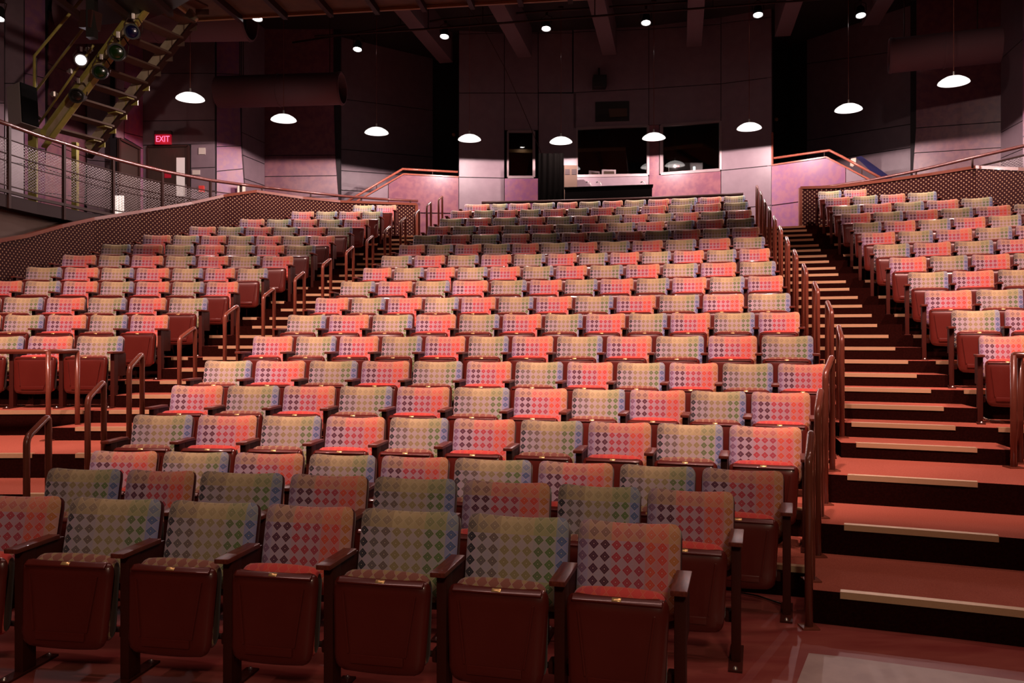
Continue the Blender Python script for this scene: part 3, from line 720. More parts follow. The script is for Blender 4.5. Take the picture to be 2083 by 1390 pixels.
# ------------------------------------------------------------------ panelled walls
class Facet:
    """upright wall plane between two points of the plan, each given by its column and distance"""
    def __init__(s, x0, Y0, x1, Y1):
        s.a = at(x0, HOR, Y0); s.b = at(x1, HOR, Y1); s.d = (s.b - s.a).normalized()
        s.n = Vector((s.d.y, -s.d.x, 0))          # toward the house
    def p(s, x, y):
        k = (x - CXP) / F
        # intersect ray X = kY with the plane
        Y = (s.a.x * s.n.x + s.a.y * s.n.y) / (k * s.n.x + s.n.y)
        return at(x, y, Y)
    def panel(s, bm, poly, t=0.03, out=0.0, mi=0):
        q = [s.p(x, y) + s.n * (out + t) for x, y in poly]
        add_prism(bm, q, -s.n * t, mi)
def wall(name, x0, Y0, x1, Y1, panels, mats, ztop=10.5, zbot=3.9, back=True):
    f = Facet(x0, Y0, x1, Y1); bm = bmesh.new()
    if back:
        a = Vector((f.a.x, f.a.y, zbot)); b = Vector((f.b.x, f.b.y, zbot))
        add_prism(bm, [a, b, Vector((b.x, b.y, ztop)), Vector((a.x, a.y, ztop))], -f.n * 0.15, 0)
    for mi, poly in panels: f.panel(bm, poly, mi=mi)
    return struct(name, bm, mats), f
def stack(x0, x1, joints, mis, gap=1.6, inset=0.8, xs=None):
    """panels between successive joint lines; joints: list of (y at x0, y at x1) from the top down; xs: optional lean of the sides"""
    out = []
    for i, ((t0, t1), (b0, b1)) in enumerate(zip(joints, joints[1:])):
        l0, l1 = (xs[0](t0), xs[0](b0)) if xs else (x0, x0); r0, r1 = (xs[1](t1), xs[1](b1)) if xs else (x1, x1)
        out.append((mis[i], [(l0 + inset, t0 + gap / 2), (r0 - inset, t1 + gap / 2), (r1 - inset, b1 - gap / 2), (l1 + inset, b0 - gap / 2)]))
    return out
WM_ = [M['joint'], M['wall_g'], M['wall_p'], M['wall_r']]
# control tower, left to right
wall('wall_back', 933, 21.9, 1026, 22.04, stack(933, 1026, [(-70, -70), (70, 68), (190, 190), (361, 363), (460, 461)], [1, 1, 1, 1]), WM_)
_, fA = wall('wall_back', 1026, 22.04, 1095, 22.0, stack(1026, 1095, [(363, 363), (460, 460)], [2]) + stack(1026, 1095, [(-70, -70), (68, 68), (190, 190), (266, 266)], [1, 1, 1]), WM_, back=False)
_, fB = wall('wall_back', 1095, 22.0, 1320, 21.6, [(1, [(1096, 320), (1172, 320), (1172, 460), (1096, 460)]), (1, [(1173, 361), (1319, 358.5), (1319, 460), (1173, 460)]),
    (1, [(1147, 191), (1172, 191), (1172, 320), (1147, 320)])] + stack(1095, 1165, [(-70, -70), (68, 68), (189, 189)], [1, 1]) + stack(1166, 1320, [(-70, -70), (66, 60), (189, 181), (262, 256)], [1, 1, 1]) + [(1, [(1096, 191), (1147, 191), (1147, 320), (1096, 320)])], WM_, back=False)
_, fC = wall('wall_back', 1320, 21.6, 1467, 21.0, stack(1320, 1467, [(357.5, 348), (460, 458)], [3]) + stack(1320, 1467, [(-80, -90), (60, 50), (181, 171), (256, 247)], [1, 1, 1]) + [(3, [(1321, 256), (1341, 255), (1341, 357), (1321, 358)])], WM_, back=False)
wall('wall_back', 1467, 21.0, 1570, 20.44, stack(1467, 1570, [(-95, -110), (48, 36), (171, 158), (347.5, 337.5), (427, 418), (470, 465)], [1, 1, 1, 1, 1]), WM_)
# side returns of the tower
bm = bmesh.new(); p = at(933, HOR, 21.9); add_prism(bm, [(p.x, p.y, 3.9), (p.x + .25, p.y + 2.6, 3.9), (p.x + .25, p.y + 2.6, 10.5), (p.x, p.y, 10.5)], (0.1, 0.02, 0)); struct('wall_back', bm, M['wall_g'])
bm = bmesh.new(); p = at(1570, HOR, 20.44); add_prism(bm, [(p.x, p.y, 3.9), (p.x + .55, p.y + 2.3, 3.9), (p.x + .55, p.y + 2.3, 10.5), (p.x, p.y, 10.5)], (-0.1, 0.02, 0)); struct('wall_back', bm, M['wall_g'])
# stair parapets either side
lpar = Facet(700, 21.1, 933, 21.9)
bm = bmesh.new(); lpar.panel(bm, [(790, 376), (820, 357), (931.5, 363), (931.5, 434), (790, 432)], 0.06, mi=1); lpar.panel(bm, [(790, 434.5), (931.5, 436.5), (931.5, 480), (790, 480)], 0.06, mi=1); lpar.panel(bm, [(722, 414), (788.5, 377), (788.5, 470), (722, 470)], 0.06, mi=0)
lpar.panel(bm, [(720, 416), (820, 358), (933, 363), (933, 480), (720, 480)], 0.10, out=-0.101, mi=0)
struct('wall_back', bm, [M['wall_g'], M['wall_r']])
rpar = Facet(1571, 20.44, 1724, 19.2)
bm = bmesh.new(); rpar.panel(bm, [(1572, 339), (1683, 323), (1721.5, 341), (1721.5, 392), (1632, 410), (1572, 418)], 0.06, mi=1); rpar.panel(bm, [(1572, 420), (1720, 400), (1720, 480), (1572, 480)], 0.06, mi=1)
rpar.panel(bm, [(1723, 343), (1775, 372), (1850, 410), (1850, 480), (1723, 480)], 0.06, mi=0)
rpar.panel(bm, [(1572, 338.5), (1683, 322), (1850, 408), (1850, 480), (1572, 480)], 0.10, out=-0.101, mi=0)
struct('wall_back', bm, [M['wall_g'], M['wall_p']])
def wall_rail(label, f, cap, rail, brackets):
    o = f.p(*cap[0]); t = thing('stair_handrail', label, 'handrail', o)
    bm = bmesh.new(); add_tube(bm, [f.p(x, y) + f.n * 0.0 - o for x, y in rail], 0.030, 10); obj('top_rail', bm, M['railwood'], t, True)
    bm = bmesh.new()
    for a, b in zip(cap, cap[1:]):
        c2 = bar(f.p(*a) + f.n * .0 - o, f.p(*b) + f.n * .0 - o, 0.16, 0.035)
        me = bpy.data.meshes.new('t'); c2.to_mesh(me); bm.from_mesh(me); c2.free(); bpy.data.meshes.remove(me)
    obj('cap', bm, M['railwood'], t)
    for x, y0, y1 in brackets:
        obj('bracket', tube([f.p(x, y0) - o, f.p(x, y1) - o], 0.012, 8), M['dkbrown'], t)
wall_rail('Wooden stair handrail over the rose parapet left of the control windows', lpar, [(722, 412), (820, 355), (932, 361)], [(706, 410), (730, 396), (819, 344), (931, 350)], [(766, 376, 385), (880, 348, 357)])
wall_rail('Wooden stair handrail over the magenta parapet right of the control windows', rpar, [(1572, 337), (1683, 320.5), (1800, 381)], [(1574, 322), (1687, 306), (1715, 320), (1806, 370)], [(1677, 309, 319), (1753, 342, 356)])
bm = bmesh.new(); Facet(1571, 20.44, 1724, 19.2).panel(bm, [(1571, 270), (1573.5, 270), (1573.5, 337), (1571, 337)], 0.05); struct('trim_1', bm, M['railwood'])

# openings behind the tower ends (dark lobby doors)
for nm, x0, Y0, x1, Y1 in (('wall_back', 875, 24.2, 940, 24.4), ('wall_back', 1560, 23.6, 1650, 22.8)):
    wall(nm, x0, Y0, x1, Y1, [], [M['joint']])
# outer walls on the left, saw-toothed panels
fL = {}
def W(name, *a, **k):
    return wall(name, *a, **k)[1]
W('wall_left', 685, 22.3, 880, 24.1, stack(680, 880, [(40, 60), (200, 225), (303, 320), (347, 361), (387, 398), (440, 445)], [1, 1, 1, 1, 1],
   xs=(lambda y: 679 + max(0, y - 260) * 0.072, lambda y: 880)), WM_)
W('wall_left', 538, 21.8, 692, 21.8, stack(538, 684, [(30, 30), (180, 180), (317, 316), (360, 358), (402, 401), (450, 450)], [3, 3, 3, 3, 3],
   xs=(lambda y: 538, lambda y: 679 + max(0, y - 260) * 0.072)), WM_)
W('wall_left', 490, 20.5, 538, 21.8, stack(487, 538, [(20, 40), (160, 185), (269, 291), (316, 334), (364, 378), (440, 445)], [1, 1, 1, 1, 1],
   xs=(lambda y: 486 + max(0, y - 240) * 0.07, lambda y: 537)), WM_)
W('wall_left', 438, 19.95, 492, 20.45, stack(439, 490, [(0, 0), (150, 152), (299, 297), (349, 344), (400, 396), (440, 440)], [2, 2, 2, 2, 2],
   xs=(lambda y: 439, lambda y: 486 + max(0, y - 240) * 0.07)), WM_)
fD = W('wall_left', 290, 19.9, 439, 19.9, stack(291, 438, [(0, 0), (150, 150), (247, 245), (296, 293)], [1, 1, 1]) + stack(389, 438, [(294, 292), (343, 341), (391, 389), (440, 440)], [1, 1, 1]) + [(1, [(291, 297), (299, 297), (299, 440), (291, 440)])], WM_)
W('wall_left', 237, 18.7, 290, 19.85, stack(250, 289, [(60, 80), (180, 190), (270, 279), (281, 303)], [2, 2, 2]) + [(2, [(279, 303), (289, 303), (289, 440), (279, 440)])] + stack(233, 250, [(60, 66), (180, 186), (280, 284)], [1, 1]), WM_)
W('wall_left', 176, 18.8, 237, 18.95, stack(177, 236, [(60, 60), (170, 175), (277, 284), (326, 331), (381, 386), (450, 450)], [1, 1, 1, 1, 1]), WM_)
W('wall_left', 84, 17.5, 176, 18.9, stack(88, 175, [(20, 60), (130, 165), (215, 256), (290, 320), (343, 372), (392, 402), (440, 450)], [3, 3, 3, 3, 3, 3], xs=(lambda y: 96 - max(0, y - 260) * 0.1, lambda y: 176 - max(0, y - 290) * 0.05)), WM_)
W('wall_left', 48, 17.3, 84, 17.5, stack(49, 92, [(0, 0), (150, 160), (300, 305), (330, 340), (440, 440)], [2, 2, 2, 2]), WM_)
W('wall_left', 6, 16.9, 48, 17.3, stack(8, 47, [(-20, -20), (170, 170), (330, 334), (440, 440)], [1, 1, 1]), WM_)
W('wall_left', -420, 11.5, 6, 16.5, stack(-420, 6, [(-150, -60), (200, 210), (440, 440)], [1, 1]), WM_)
# outer walls on the right
W('wall_right', 1610, 23.0, 1858, 20.2, stack(1642, 1856, [(-40, -60), (130, 100), (286, 252), (332, 300), (392, 352), (440, 430)], [1, 1, 1, 1, 1], xs=(lambda y: 1642, lambda y: 1862 - max(0, y - 250) * 0.06)), WM_)
W('wall_right', 1852, 20.0, 2037, 18.9, stack(1860, 2036, [(-60, -80), (110, 85), (261, 248.5), (312, 301), (365, 356), (440, 430)], [3, 3, 3, 3, 3], xs=(lambda y: 1864 - max(0, y - 250) * 0.07, lambda y: 2037)), WM_)
W('wall_right', 2037, 18.9, 2130, 16.2, stack(2038, 2128, [(-80, -160), (120, 40), (270, 222), (322, 285), (380, 350), (440, 440)], [1, 1, 1, 1, 1]), WM_)
W('wall_right', 2081, 17.2, 2600, 13.0, stack(2082, 2600, [(-80, -160), (278, 220), (440, 440)], [2, 2]), WM_)

# ------------------------------------------------------------------ control-room windows
def window(n, f, quad, wide_left, wide_right):
    """frame members along the quad (tl, tr, br, bl) and a pane"""
    tl, tr, br, bl = [f.p(*q) for q in quad]; o = bl.copy()
    root = bpy.data.objects.new('window_%d' % n, None); C.objects.link(root); root.location = o; root['kind'] = 'structure'
    bm = bmesh.new()
    for a, b, w in ((tl, tr, 0.05), (bl, br, 0.07), (bl, tl, wide_left), (br, tr, wide_right)):
        c2 = bar(a - o, b - o, 0.10 if a.z != b.z and abs(a.x - b.x) > .2 else w, w if abs(a.x - b.x) > .2 else 0.10)
        me = bpy.data.meshes.new('t'); c2.to_mesh(me); bm.from_mesh(me); c2.free(); bpy.data.meshes.remove(me)
    obj('window_frame', bm, M['alu'], root)
    bm = bmesh.new(); add_prism(bm, [p - o - f.n * 0.02 for p in (tl, tr, br, bl)], -f.n * 0.012); obj('window_pane', bm, M['glass'], root)
    return root
window(1, fA, [(1033, 268), (1086, 268), (1086, 361), (1033, 361)], 0.05, 0.07)
window(2, fB, [(1173, 262), (1318, 256), (1318, 356.5), (1173, 359)], 0.05, 0.06)
window(3, fC, [(1345, 256), (1465, 247), (1465, 346), (1345, 354.5)], 0.08, 0.05)
# dark control room behind the glass
bm = bmesh.new(); a = at(1000, HOR, 25.2); b = at(1500, HOR, 24.0)
add_prism(bm, [(a.x, a.y, 3.9), (b.x, b.y, 3.9), (b.x, b.y, 8), (a.x, a.y, 8)], (0, 0.1, 0)); struct('wall_back', bm, M['joint'])
bm = bmesh.new(); a = at(1026, HOR, 22.2); b = at(1467, HOR, 21.4); add_prism(bm, [(a.x, a.y, 5.70), (b.x, b.y, 5.70), (b.x + .3, b.y + 2.6, 5.70), (a.x, a.y + 2.6, 5.70)], (0, 0, -0.04)); 
t = obj('control_desk', bm, M['dkbrown']); tag(t, 'Dark long desk inside the control room behind the windows', 'desk')
def monitor(x0, x1, y0, y1, Y, label, rz):
    a = at(x0, y1, Y); b = at(x1, y0, Y); w = b.x - a.x; h = b.z - 5.70
    t = thing('monitor', label, 'monitor', ((a.x + b.x) / 2, Y, 5.70), rz)
    obj('housing', rbox((-w / 2, -0.02, 0.03), (w / 2, 0.03, h), 0.01), M['alu'], t)
    obj('screen_back', rbox((-w / 2 + .05, -0.035, 0.07), (w / 2 - .05, -0.018, h - .05), 0.005), M['beige'], t)
    obj('stand', rbox((-0.08, -0.06, 0), (0.08, 0.08, 0.03), 0.005), M['dkbrown'], t)
monitor(1224, 1253, 345, 360, 22.3, 'Pale monitor back standing behind the wide control window, right of two', 0.05)
monitor(1197, 1221, 348, 360, 22.6, 'Dim monitor behind the wide control window, left of two', 0.4)
p = at(1395, 340, 22.1); t = thing('control_console', 'Black console with a red and a white light inside the right control window', 'console', (p.x, p.y, 5.70))
obj('cabinet', rbox((-0.45, 0, 0), (0.45, 0.35, 0.62), 0.01), M['lampblack'], t)
for dx, z, m_ in ((-0.22, 0.52, 'led'), (0.22, 0.46, 'ledw')):
    obj('indicator_light', rbox((dx - 0.05, -0.015, z - 0.02), (dx + 0.05, 0.001, z + 0.02), 0.004) if m_ == 'led' else rbox((dx - 0.03, -0.015, z - 0.05), (dx + 0.03, 0.001, z + 0.05), 0.01), M[m_], t)
# projection port high in the tower
bm = bmesh.new(); fB.panel(bm, [(1211, 209), (1280, 207), (1280, 247), (1211, 249)], 0.02, out=0.03)
t = obj('projection_port', bm, M['lampblack']); tag(t, 'Black projection opening high in the wall above the control windows', 'window')
bm = bmesh.new(); fB.panel(bm, [(1238, 223), (1276, 222), (1276, 238), (1240, 240)], 0.03, out=0.06)
o = obj('projector', bm, M['beige']); tag(o, 'Beige projector visible inside the high black projection opening', 'projector')
t = thing('wall_speaker', 'Small black box with red cable marks high above the projection opening', 'speaker', fB.p(1220, 184) + fB.n * .2)
obj('cabinet', rbox((-0.17, -0.15, 0), (0.17, 0.15, 0.3), 0.01), M['lampblack'], t)
obj('bracket', bar((0, 0.1, 0.28), (0, 0.12, 0.55), 0.04, 0.04), M['dkbrown'], t)
# loose cable hanging in front of the tower
t = obj('hanging_cable', tube([at(940, 0, 19.8) , at(985, 60, 20), at(1028, 140, 20.6), at(1052, 195, 21.0), at(1090, 285, 21.3), at(1101, 312, 21.4)], 0.008, 5), M['dkbrown']); tag(t, 'Thin dark cable slanting down across the back wall to the left window', 'cable')
# black drape and black sound desk before the wall
a = at(1096, 408, 20.9); b = at(1147, 408, 20.9)
bm = bmesh.new(); n = 26
zt = at(1110, 312, 20.9).z
vs = []
for i in range(n + 1):
    f_ = i / n; vs.append((a.x + (b.x - a.x) * f_, 20.9 + 0.03 * math.sin(f_ * 26)))
for (x0, y0), (x1, y1) in zip(vs, vs[1:]):
    q = [bm.verts.new(v) for v in ((x0, y0, 4.05), (x1, y1, 4.05), (x1, y1, zt), (x0, y0, zt))]; bm.faces.new(q)
bmesh.ops.remove_doubles(bm, verts=bm.verts[:], dist=1e-4)
bmesh.ops.solidify(bm, geom=bm.faces[:], thickness=0.02)
t = obj('black_drape', bm, M['matte']); tag(t, 'Tall black masking drape between the left window and the sound desk', 'curtain')
t = thing('sound_desk', 'Low black boxed-in sound desk behind the last centre row', 'desk', (a.x, 20.75, 4.05)); o = Vector((a.x, 20.75, 4.05))
A = at(1149, 383, 20.7); B = at(1325, 378, 20.3)
bm = bmesh.new(); add_prism(bm, [Vector((A.x, A.y, 4.05)) - o, Vector((B.x, B.y, 4.05)) - o, Vector((B.x + .02, B.y, B.z)) - o, Vector((A.x, A.y, B.z)) - o], (0.04, 0.26, 0)); obj('cabinet', bm, M['black'], t)
bm = bmesh.new(); add_prism(bm, [Vector((A.x - .02, A.y - .03, B.z)) - o, Vector((B.x + .04, B.y - .03, B.z)) - o, Vector((B.x + .08, B.y + .28, B.z)) - o, Vector((A.x + .02, A.y + .27, B.z)) - o], (0, 0, 0.03)); obj('top_board', bm, M['matte'], t)
zt_ = B.z + 0.03
for i, (x, y, lab) in enumerate(((1201, 374, 'Small gooseneck lamp on the black sound desk, leftmost of three'), (1222, 373, 'Small gooseneck lamp on the black sound desk, middle of three'), (1312, 372, 'Small gooseneck lamp on the black sound desk, rightmost of three'))):
    p = at(x, y, 20.75); t = thing('gooseneck_lamp', lab, 'lamp', (p.x, p.y, zt_), 0, 'gooseneck lamps on the sound desk')
    obj('neck', tube([(0, 0, 0), (0.01, 0, 0.09), (-0.02, 0, 0.14), (-0.07, 0, 0.15)], 0.007, 6), M['steel'], t, True)
    obj('head', tube([(-0.07, 0, 0.15), (-0.11, 0, 0.13)], 0.014, 8), M['lampblack'], t, True)
p = at(1147, 383, 21.0); q = at(1173, 383, 21.2); zt_ = at(1160, 336, 21.0).z
t = thing('equipment_rack', 'Beige equipment back standing at the left end of the sound desk', 'rack', (p.x, p.y, 4.05)); w = q.x - p.x
obj('cabinet', rbox((0, 0, 0), (w, 0.3, zt_ - 4.05), 0.01), M['beige'], t)
for i in range(2): obj('vent_grille', rbox((0.03 + i * w / 2, -0.008, zt_ - 4.05 - 0.24), (w / 2 - .02 + i * w / 2, 0.0, zt_ - 4.05 - 0.10), 0.003), M['fascia'], t)

# ------------------------------------------------------------------ pendant lamps
PEND = [(387, 200), (577, 243), (766, 269), (955, 283), (1141, 288), (1330, 280), (1524, 260), (1726, 222), (1940, 167)]
ZP = 6.45; CEIL = 9.7
dome_me = finish('shade', lathe([(0.0, 0.115), (0.06, 0.110), (0.14, 0.088), (0.21, 0.050), (0.262, 0.008), (0.275, -0.020), (0.268, -0.024), (0.20, 0.040), (0.1, 0.08), (0, 0.10)], 32), M['pend'])
diff_me = finish('diffuser', lathe([(0.262, -0.012), (0.22, -0.016), (0.14, -0.018), (0.0, -0.020)], 32), M['pend_lens'])
cap_me = finish('fitting', lathe([(0, 0.20), (0.018, 0.195), (0.022, 0.12), (0.05, 0.112), (0.05, 0.105), (0, 0.105)], 16), M['steel'])
cord_me = finish('cord', tube([(0, 0, 0.19), (0, 0, CEIL - ZP)], 0.006, 6), M['rail'])
rose_me = finish('ceiling_rose', lathe([(0, CEIL - ZP), (0.07, CEIL - ZP), (0.06, CEIL - ZP - 0.05), (0, CEIL - ZP - 0.06)], 16), M['dkbrown'])
for i, (x, y) in enumerate(PEND):
    Y = (ZP - EYE) * F / (HOR - y); p = at(x, y, Y)
    t = thing('pendant_lamp', 'Glowing white saucer pendant on a thin cord, %s from the left of the row' % ORD[i], 'pendant lamp', (p.x, p.y, ZP), 0, 'saucer pendant lamps over the rear cross aisle')
    for me in (dome_me, diff_me, cap_me, cord_me, rose_me): child(me, me.name, t)
    spot('pendant_light', (p.x, p.y, ZP - 0.034), (p.x, p.y, 0), (190, 220, 270, 290, 280, 280, 290, 250, 210)[i], 178.5, 0.05, HOUSE, 0.012)
# ------------------------------------------------------------------ downlights on pipes
LAMPS = [(523, 38, 16.6), (745, 18, 16.3), (1018, -2, 15.9), (727, 101, 20.6), (904, 75, 19.9), (1111, 59, 19.4), (1314, 47, 19.0), (1542, 31, 18.6), (1751, 32, 18.6), (-4, 38, 15.6)]
can_me = finish('housing', lathe([(0, 0.24), (0.05, 0.235), (0.085, 0.19), (0.10, 0.08), (0.115, 0.0), (0.108, 0.0), (0.09, 0.08), (0, 0.10)], 20), M['lampblack'])
lens_me = finish('lens', lathe([(0.098, 0.012), (0.07, -0.012), (0, -0.028)], 20), M['lamp'])
yoke_me = finish('yoke', tube([(-0.12, 0, 0.12), (-0.12, 0, 0.30), (0, 0, 0.36), (0.12, 0, 0.30), (0.12, 0, 0.12)], 0.010, 6), M['dkbrown'])
clamp_me = finish('clamp', rbox((-0.03, -0.03, 0.34), (0.03, 0.03, 0.46), 0.006), M['dkbrown'])
LL = ['Bright round downlight below the brown canopy, upper left', 'Bright round downlight, topmost one left of centre', 'Bright downlight cut by the top edge at centre',
      'Lowest bright downlight at left of the rear pipe', 'Second downlight from the left on the rear pipe', 'Third downlight from the left on the rear pipe', 'Fourth downlight from the left on the rear pipe',
      'Fifth downlight from the left on the rear pipe', 'Rightmost downlight on the rear pipe', 'Downlight at the far left edge of the picture']
LP = []
for (x, y, Y), lab in zip(LAMPS, LL):
    p = at(x, y, Y); LP.append(p)
    t = thing('downlight', lab, 'ceiling spotlight', p, 0, 'round downlights under the ceiling')
    t.rotation_euler = (math.radians(-14), 0, math.radians(-12))
    for me in (can_me, lens_me, yoke_me, clamp_me): child(me, me.name, t)
    spot('downlight_beam', (p.x, p.y, p.z - 0.06), (p.x - .25, p.y - 1.3, 0), 120, 40, 0.5, (1.0, 0.78, 0.72), 0.08)
def pipe(label, pts, r, hang, top):
    o = Vector(pts[0]); t = thing('lighting_pipe', label, 'pipe', o)
    bm = bmesh.new(); add_tube(bm, [Vector(p) - o for p in pts], r, 8); obj('tube', bm, M['dkbrown'], t, True)
    for p in hang: obj('hanger_rod', tube([Vector(p) - o, Vector((p[0], p[1], top)) - o], 0.012, 6), M['dkbrown'], t)
rear = [p + Vector((0, 0.06, 0.44)) for p in LP[3:9]]
ext = [rear[0] + (rear[0] - rear[1]) * .8] + rear + [rear[-1] + (rear[-1] - rear[-2]) * 1.4]
pipe('Long dark pipe carrying the rear row of downlights', ext, 0.026, [(p.x, p.y, p.z) for p in [(a + b) / 2 for a, b in zip(rear, rear[1:])]], CEIL)
P2 = [at(640, 74, 18.4), at(871, 59, 18.1), at(982, 50, 18.0), at(1210, 33, 17.8), at(1450, 15, 17.6), at(1700, -4, 17.4)]
pipe('Long dark pipe in front of the rear downlights', P2, 0.024, P2[1:5], CEIL)
# ------------------------------------------------------------------ ceiling, beams, ducts, canopy
bm = bmesh.new(); add_box(bm, (-20, 5, CEIL), (20, 27, CEIL + 0.2)); struct('ceiling', bm, M['ceil'])
ax = Vector((0.2, 1.0, 0)).normalized(); px = Vector((1, -0.2, 0)).normalized()
def beam(x, y, zb, w, Y, back=9.0, fwd=0.0):
    e = at(x, y, Y); e.z = zb
    bm = bmesh.new(); a = e + px * (-w / 2) + ax * fwd; b = e + px * (w / 2) + ax * fwd
    add_prism(bm, [a, b, b - ax * back, a - ax * back], (0, 0, CEIL - zb)); return struct('ceiling_beam', bm, M['beam'])
for x, y in ((908, 128), (1068, 117), (1240, 112), (1412, 95), (1592, 74), (1770, 52)):
    zb = 8.95; Y = (zb - EYE) * F / (HOR - y); beam(x, y, zb, 0.36, Y, 6.5)
# cross beam that closes the deck in front of the tower
a = at(560, 60, 18.8); b = at(1750, 10, 17.2)
bm = bmesh.new(); add_prism(bm, [(a.x, a.y, 9.05), (b.x, b.y, 9.05), (b.x, b.y, CEIL), (a.x, a.y, CEIL)], (0.06, 0.3, 0)); struct('ceiling_beam', bm, M['beam'])
def duct(label, x0, x1, y, Y0, Y1, r):
    p = at(x1, y, Y1); q = at(x0, y, Y0); q.z = p.z; o = p.copy()
    t = thing('air_duct', label, 'duct', o); n = 28; d = (q - p).normalized(); R = d.to_track_quat('Z', 'Y').to_matrix().to_4x4(); L_ = (q - p).length
    prof = [(r - 0.02, 0.0), (r, 0.0), (r, L_), (0.01, L_)]
    b1 = lathe([(r - 0.03, L_), (r - 0.03, 0.0), (r, 0.0), (r, L_)], n, R); obj('tube', b1, M['duct'], t, 'auto')
    b2 = lathe([(0, 0.25), (r - 0.03, 0.25)], n, R); obj('damper', b2, M['lampblack'], t)
    for s in (0.3, L_ * 0.8):
        h = d * s; obj('hanger_strap', tube([h + Vector((0, 0, r)), h + Vector((0, 0, (CEIL if 'canopy' not in label else 9.7) - o.z))], 0.012, 6), M['dkbrown'], t)
    for s in (0.02, L_ * 0.5): obj('seam_ring', lathe([(r, s), (r + 0.015, s), (r + 0.015, s + 0.04), (r, s + 0.04)], n, R), M['duct'], t, 'auto')
duct('Big round mauve duct below the brown canopy, upper left', 135, 508, 30, 17.45, 17.3, 0.52)
duct('Round mauve duct ending left of centre, between two pendants', 445, 697, 180, 19.4, 19.1, 0.36)
duct('Round mauve duct at the upper right behind a pendant', 2035, 1808, 114, 17.3, 18.0, 0.36)
# suspended canopy, seen from below
ZC = 8.0
def cz(x, y): Y = (ZC - EYE) * F / (HOR - y); return at(x, y, Y)
A = cz(400, 38); B = cz(1080, 0); D = cz(345, -4)
B2 = A + (B - A) * 1.25; D2 = A + (D - A) * 6.0
t = thing('ceiling_canopy', 'Brown suspended ceiling canopy with thin lit edge, top left', 'ceiling panel', A)
bm = bmesh.new(); add_prism(bm, [A - A, B2 - A, B2 - A + (D2 - A), D2 - A], (0, 0, 0.08)); obj('panel', bm, M['canopy'], t)
bm = join(bar((0, 0, 0), B2 - A, 0.06, 0.10), bar((0, 0, 0), D2 - A, 0.06, 0.10)); obj('edge_trim', bm, mat('tan_edge_trim', (0.30, 0.17, 0.06), 0.5), t)
for i in range(1, 9):
    s = (B2 - A) * (i / 9.0); obj('rib', bar(s + Vector((0, 0, -0.06)), s + (D2 - A) + Vector((0, 0, -0.06)), 0.09, 0.12), M['dkbrown'], t)

# ------------------------------------------------------------------ catwalk stair at the upper left
SA = at(92, 283, 15.2); SB = at(303, 0, 14.05)
wd = Vector((0.40, 0.95, 0)).normalized() * 0.92
t = thing('catwalk_stair', 'Olive green steel stair climbing to the lighting catwalk, upper left', 'stair', SA)
up = (SB - SA); upx = up * 1.04
obj('stringer', bar(Vector((0, 0, 0)), upx, 0.05, 0.30), M['cream'], t)
obj('stringer_flange', bar(Vector((0, -0.04, 0.13)), upx + Vector((0, -0.04, 0.13)), 0.10, 0.04), M['olive'], t)
obj('stringer_flange', bar(Vector((0, -0.04, -0.16)), upx + Vector((0, -0.04, -0.16)), 0.10, 0.03), M['olive'], t)
obj('stringer', bar(wd, wd + upx, 0.05, 0.26), M['cream'], t)
obj('stringer_flange', bar(wd + Vector((0, 0.02, -0.15)), wd + upx + Vector((0, 0.02, -0.15)), 0.12, 0.04), M['dkbrown'], t)
nT = 13; hdir = Vector((up.x, up.y, 0)).normalized()
for i in range(nT):
    p = up * (0.06 + i * 0.112); m4 = Matrix.Translation(p)
    bm = bmesh.new(); q = [p + Vector((0, 0, 0)), p + wd, p + wd + hdir * 0.26, p + hdir * 0.26]
    add_prism(bm, q, (0, 0, 0.035)); obj('tread', bm, M['tread'], t)
    if i < 4:
        b1 = [bar(p + wd * .80 + hdir * (0.03 * j), p + wd * .98 + hdir * (0.03 * j) + Vector((0, 0, 0.001)), 0.010, 0.05) for j in range(8)]
        obj('tread_grating', join(*b1), M['olive'], t)
    obj('tread_bracket', rbox((-0.012, -0.012, -0.10), (0.22, 0.012, 0.0), 0.002, 1, Matrix.Translation(p + wd * 0.98)), M['olive'] if i < 5 else M['tread'], t)
hr = Vector((-0.10, 0, 0))
obj('handrail', tube([at(70, 260, 15.1) - SA, at(70, 114, 15.1) - SA, at(172, -8, 14.2) - SA], 0.026, 8), M['olive'], t, True)
obj('handrail', tube([at(70, 188, 15.1) - SA, at(168, 60, 14.3) - SA, at(215, -8, 14.0) - SA], 0.022, 8), M['olive'], t, True)
obj('handrail_post', tube([at(74, 260, 15.2) - SA, at(74, 118, 15.2) - SA], 0.012, 6), M['steel'], t, True)
obj('landing_frame', join(bar(at(62, 262, 15.3) - SA, at(88, 270, 15.0) - SA, 0.10, 0.10), bar(at(62, 262, 15.3) - SA, at(66, 274, 16.2) - SA, 0.1, 0.1)), M['olive'], t)
for x, y0, Y, w, m_ in ((67, 262, 15.3, 0.12, 'olive'), (73, 262, 15.25, 0.05, 'olive'), (153, 290, 16.1, 0.10, 'olive')):
    p = at(x, y0, Y); obj('column', rbox((-w / 2, -w / 2, 4.05 - p.z), (w / 2, w / 2, 0.0), 0.008, 2, Matrix.Translation(p - SA)), M[m_], t)
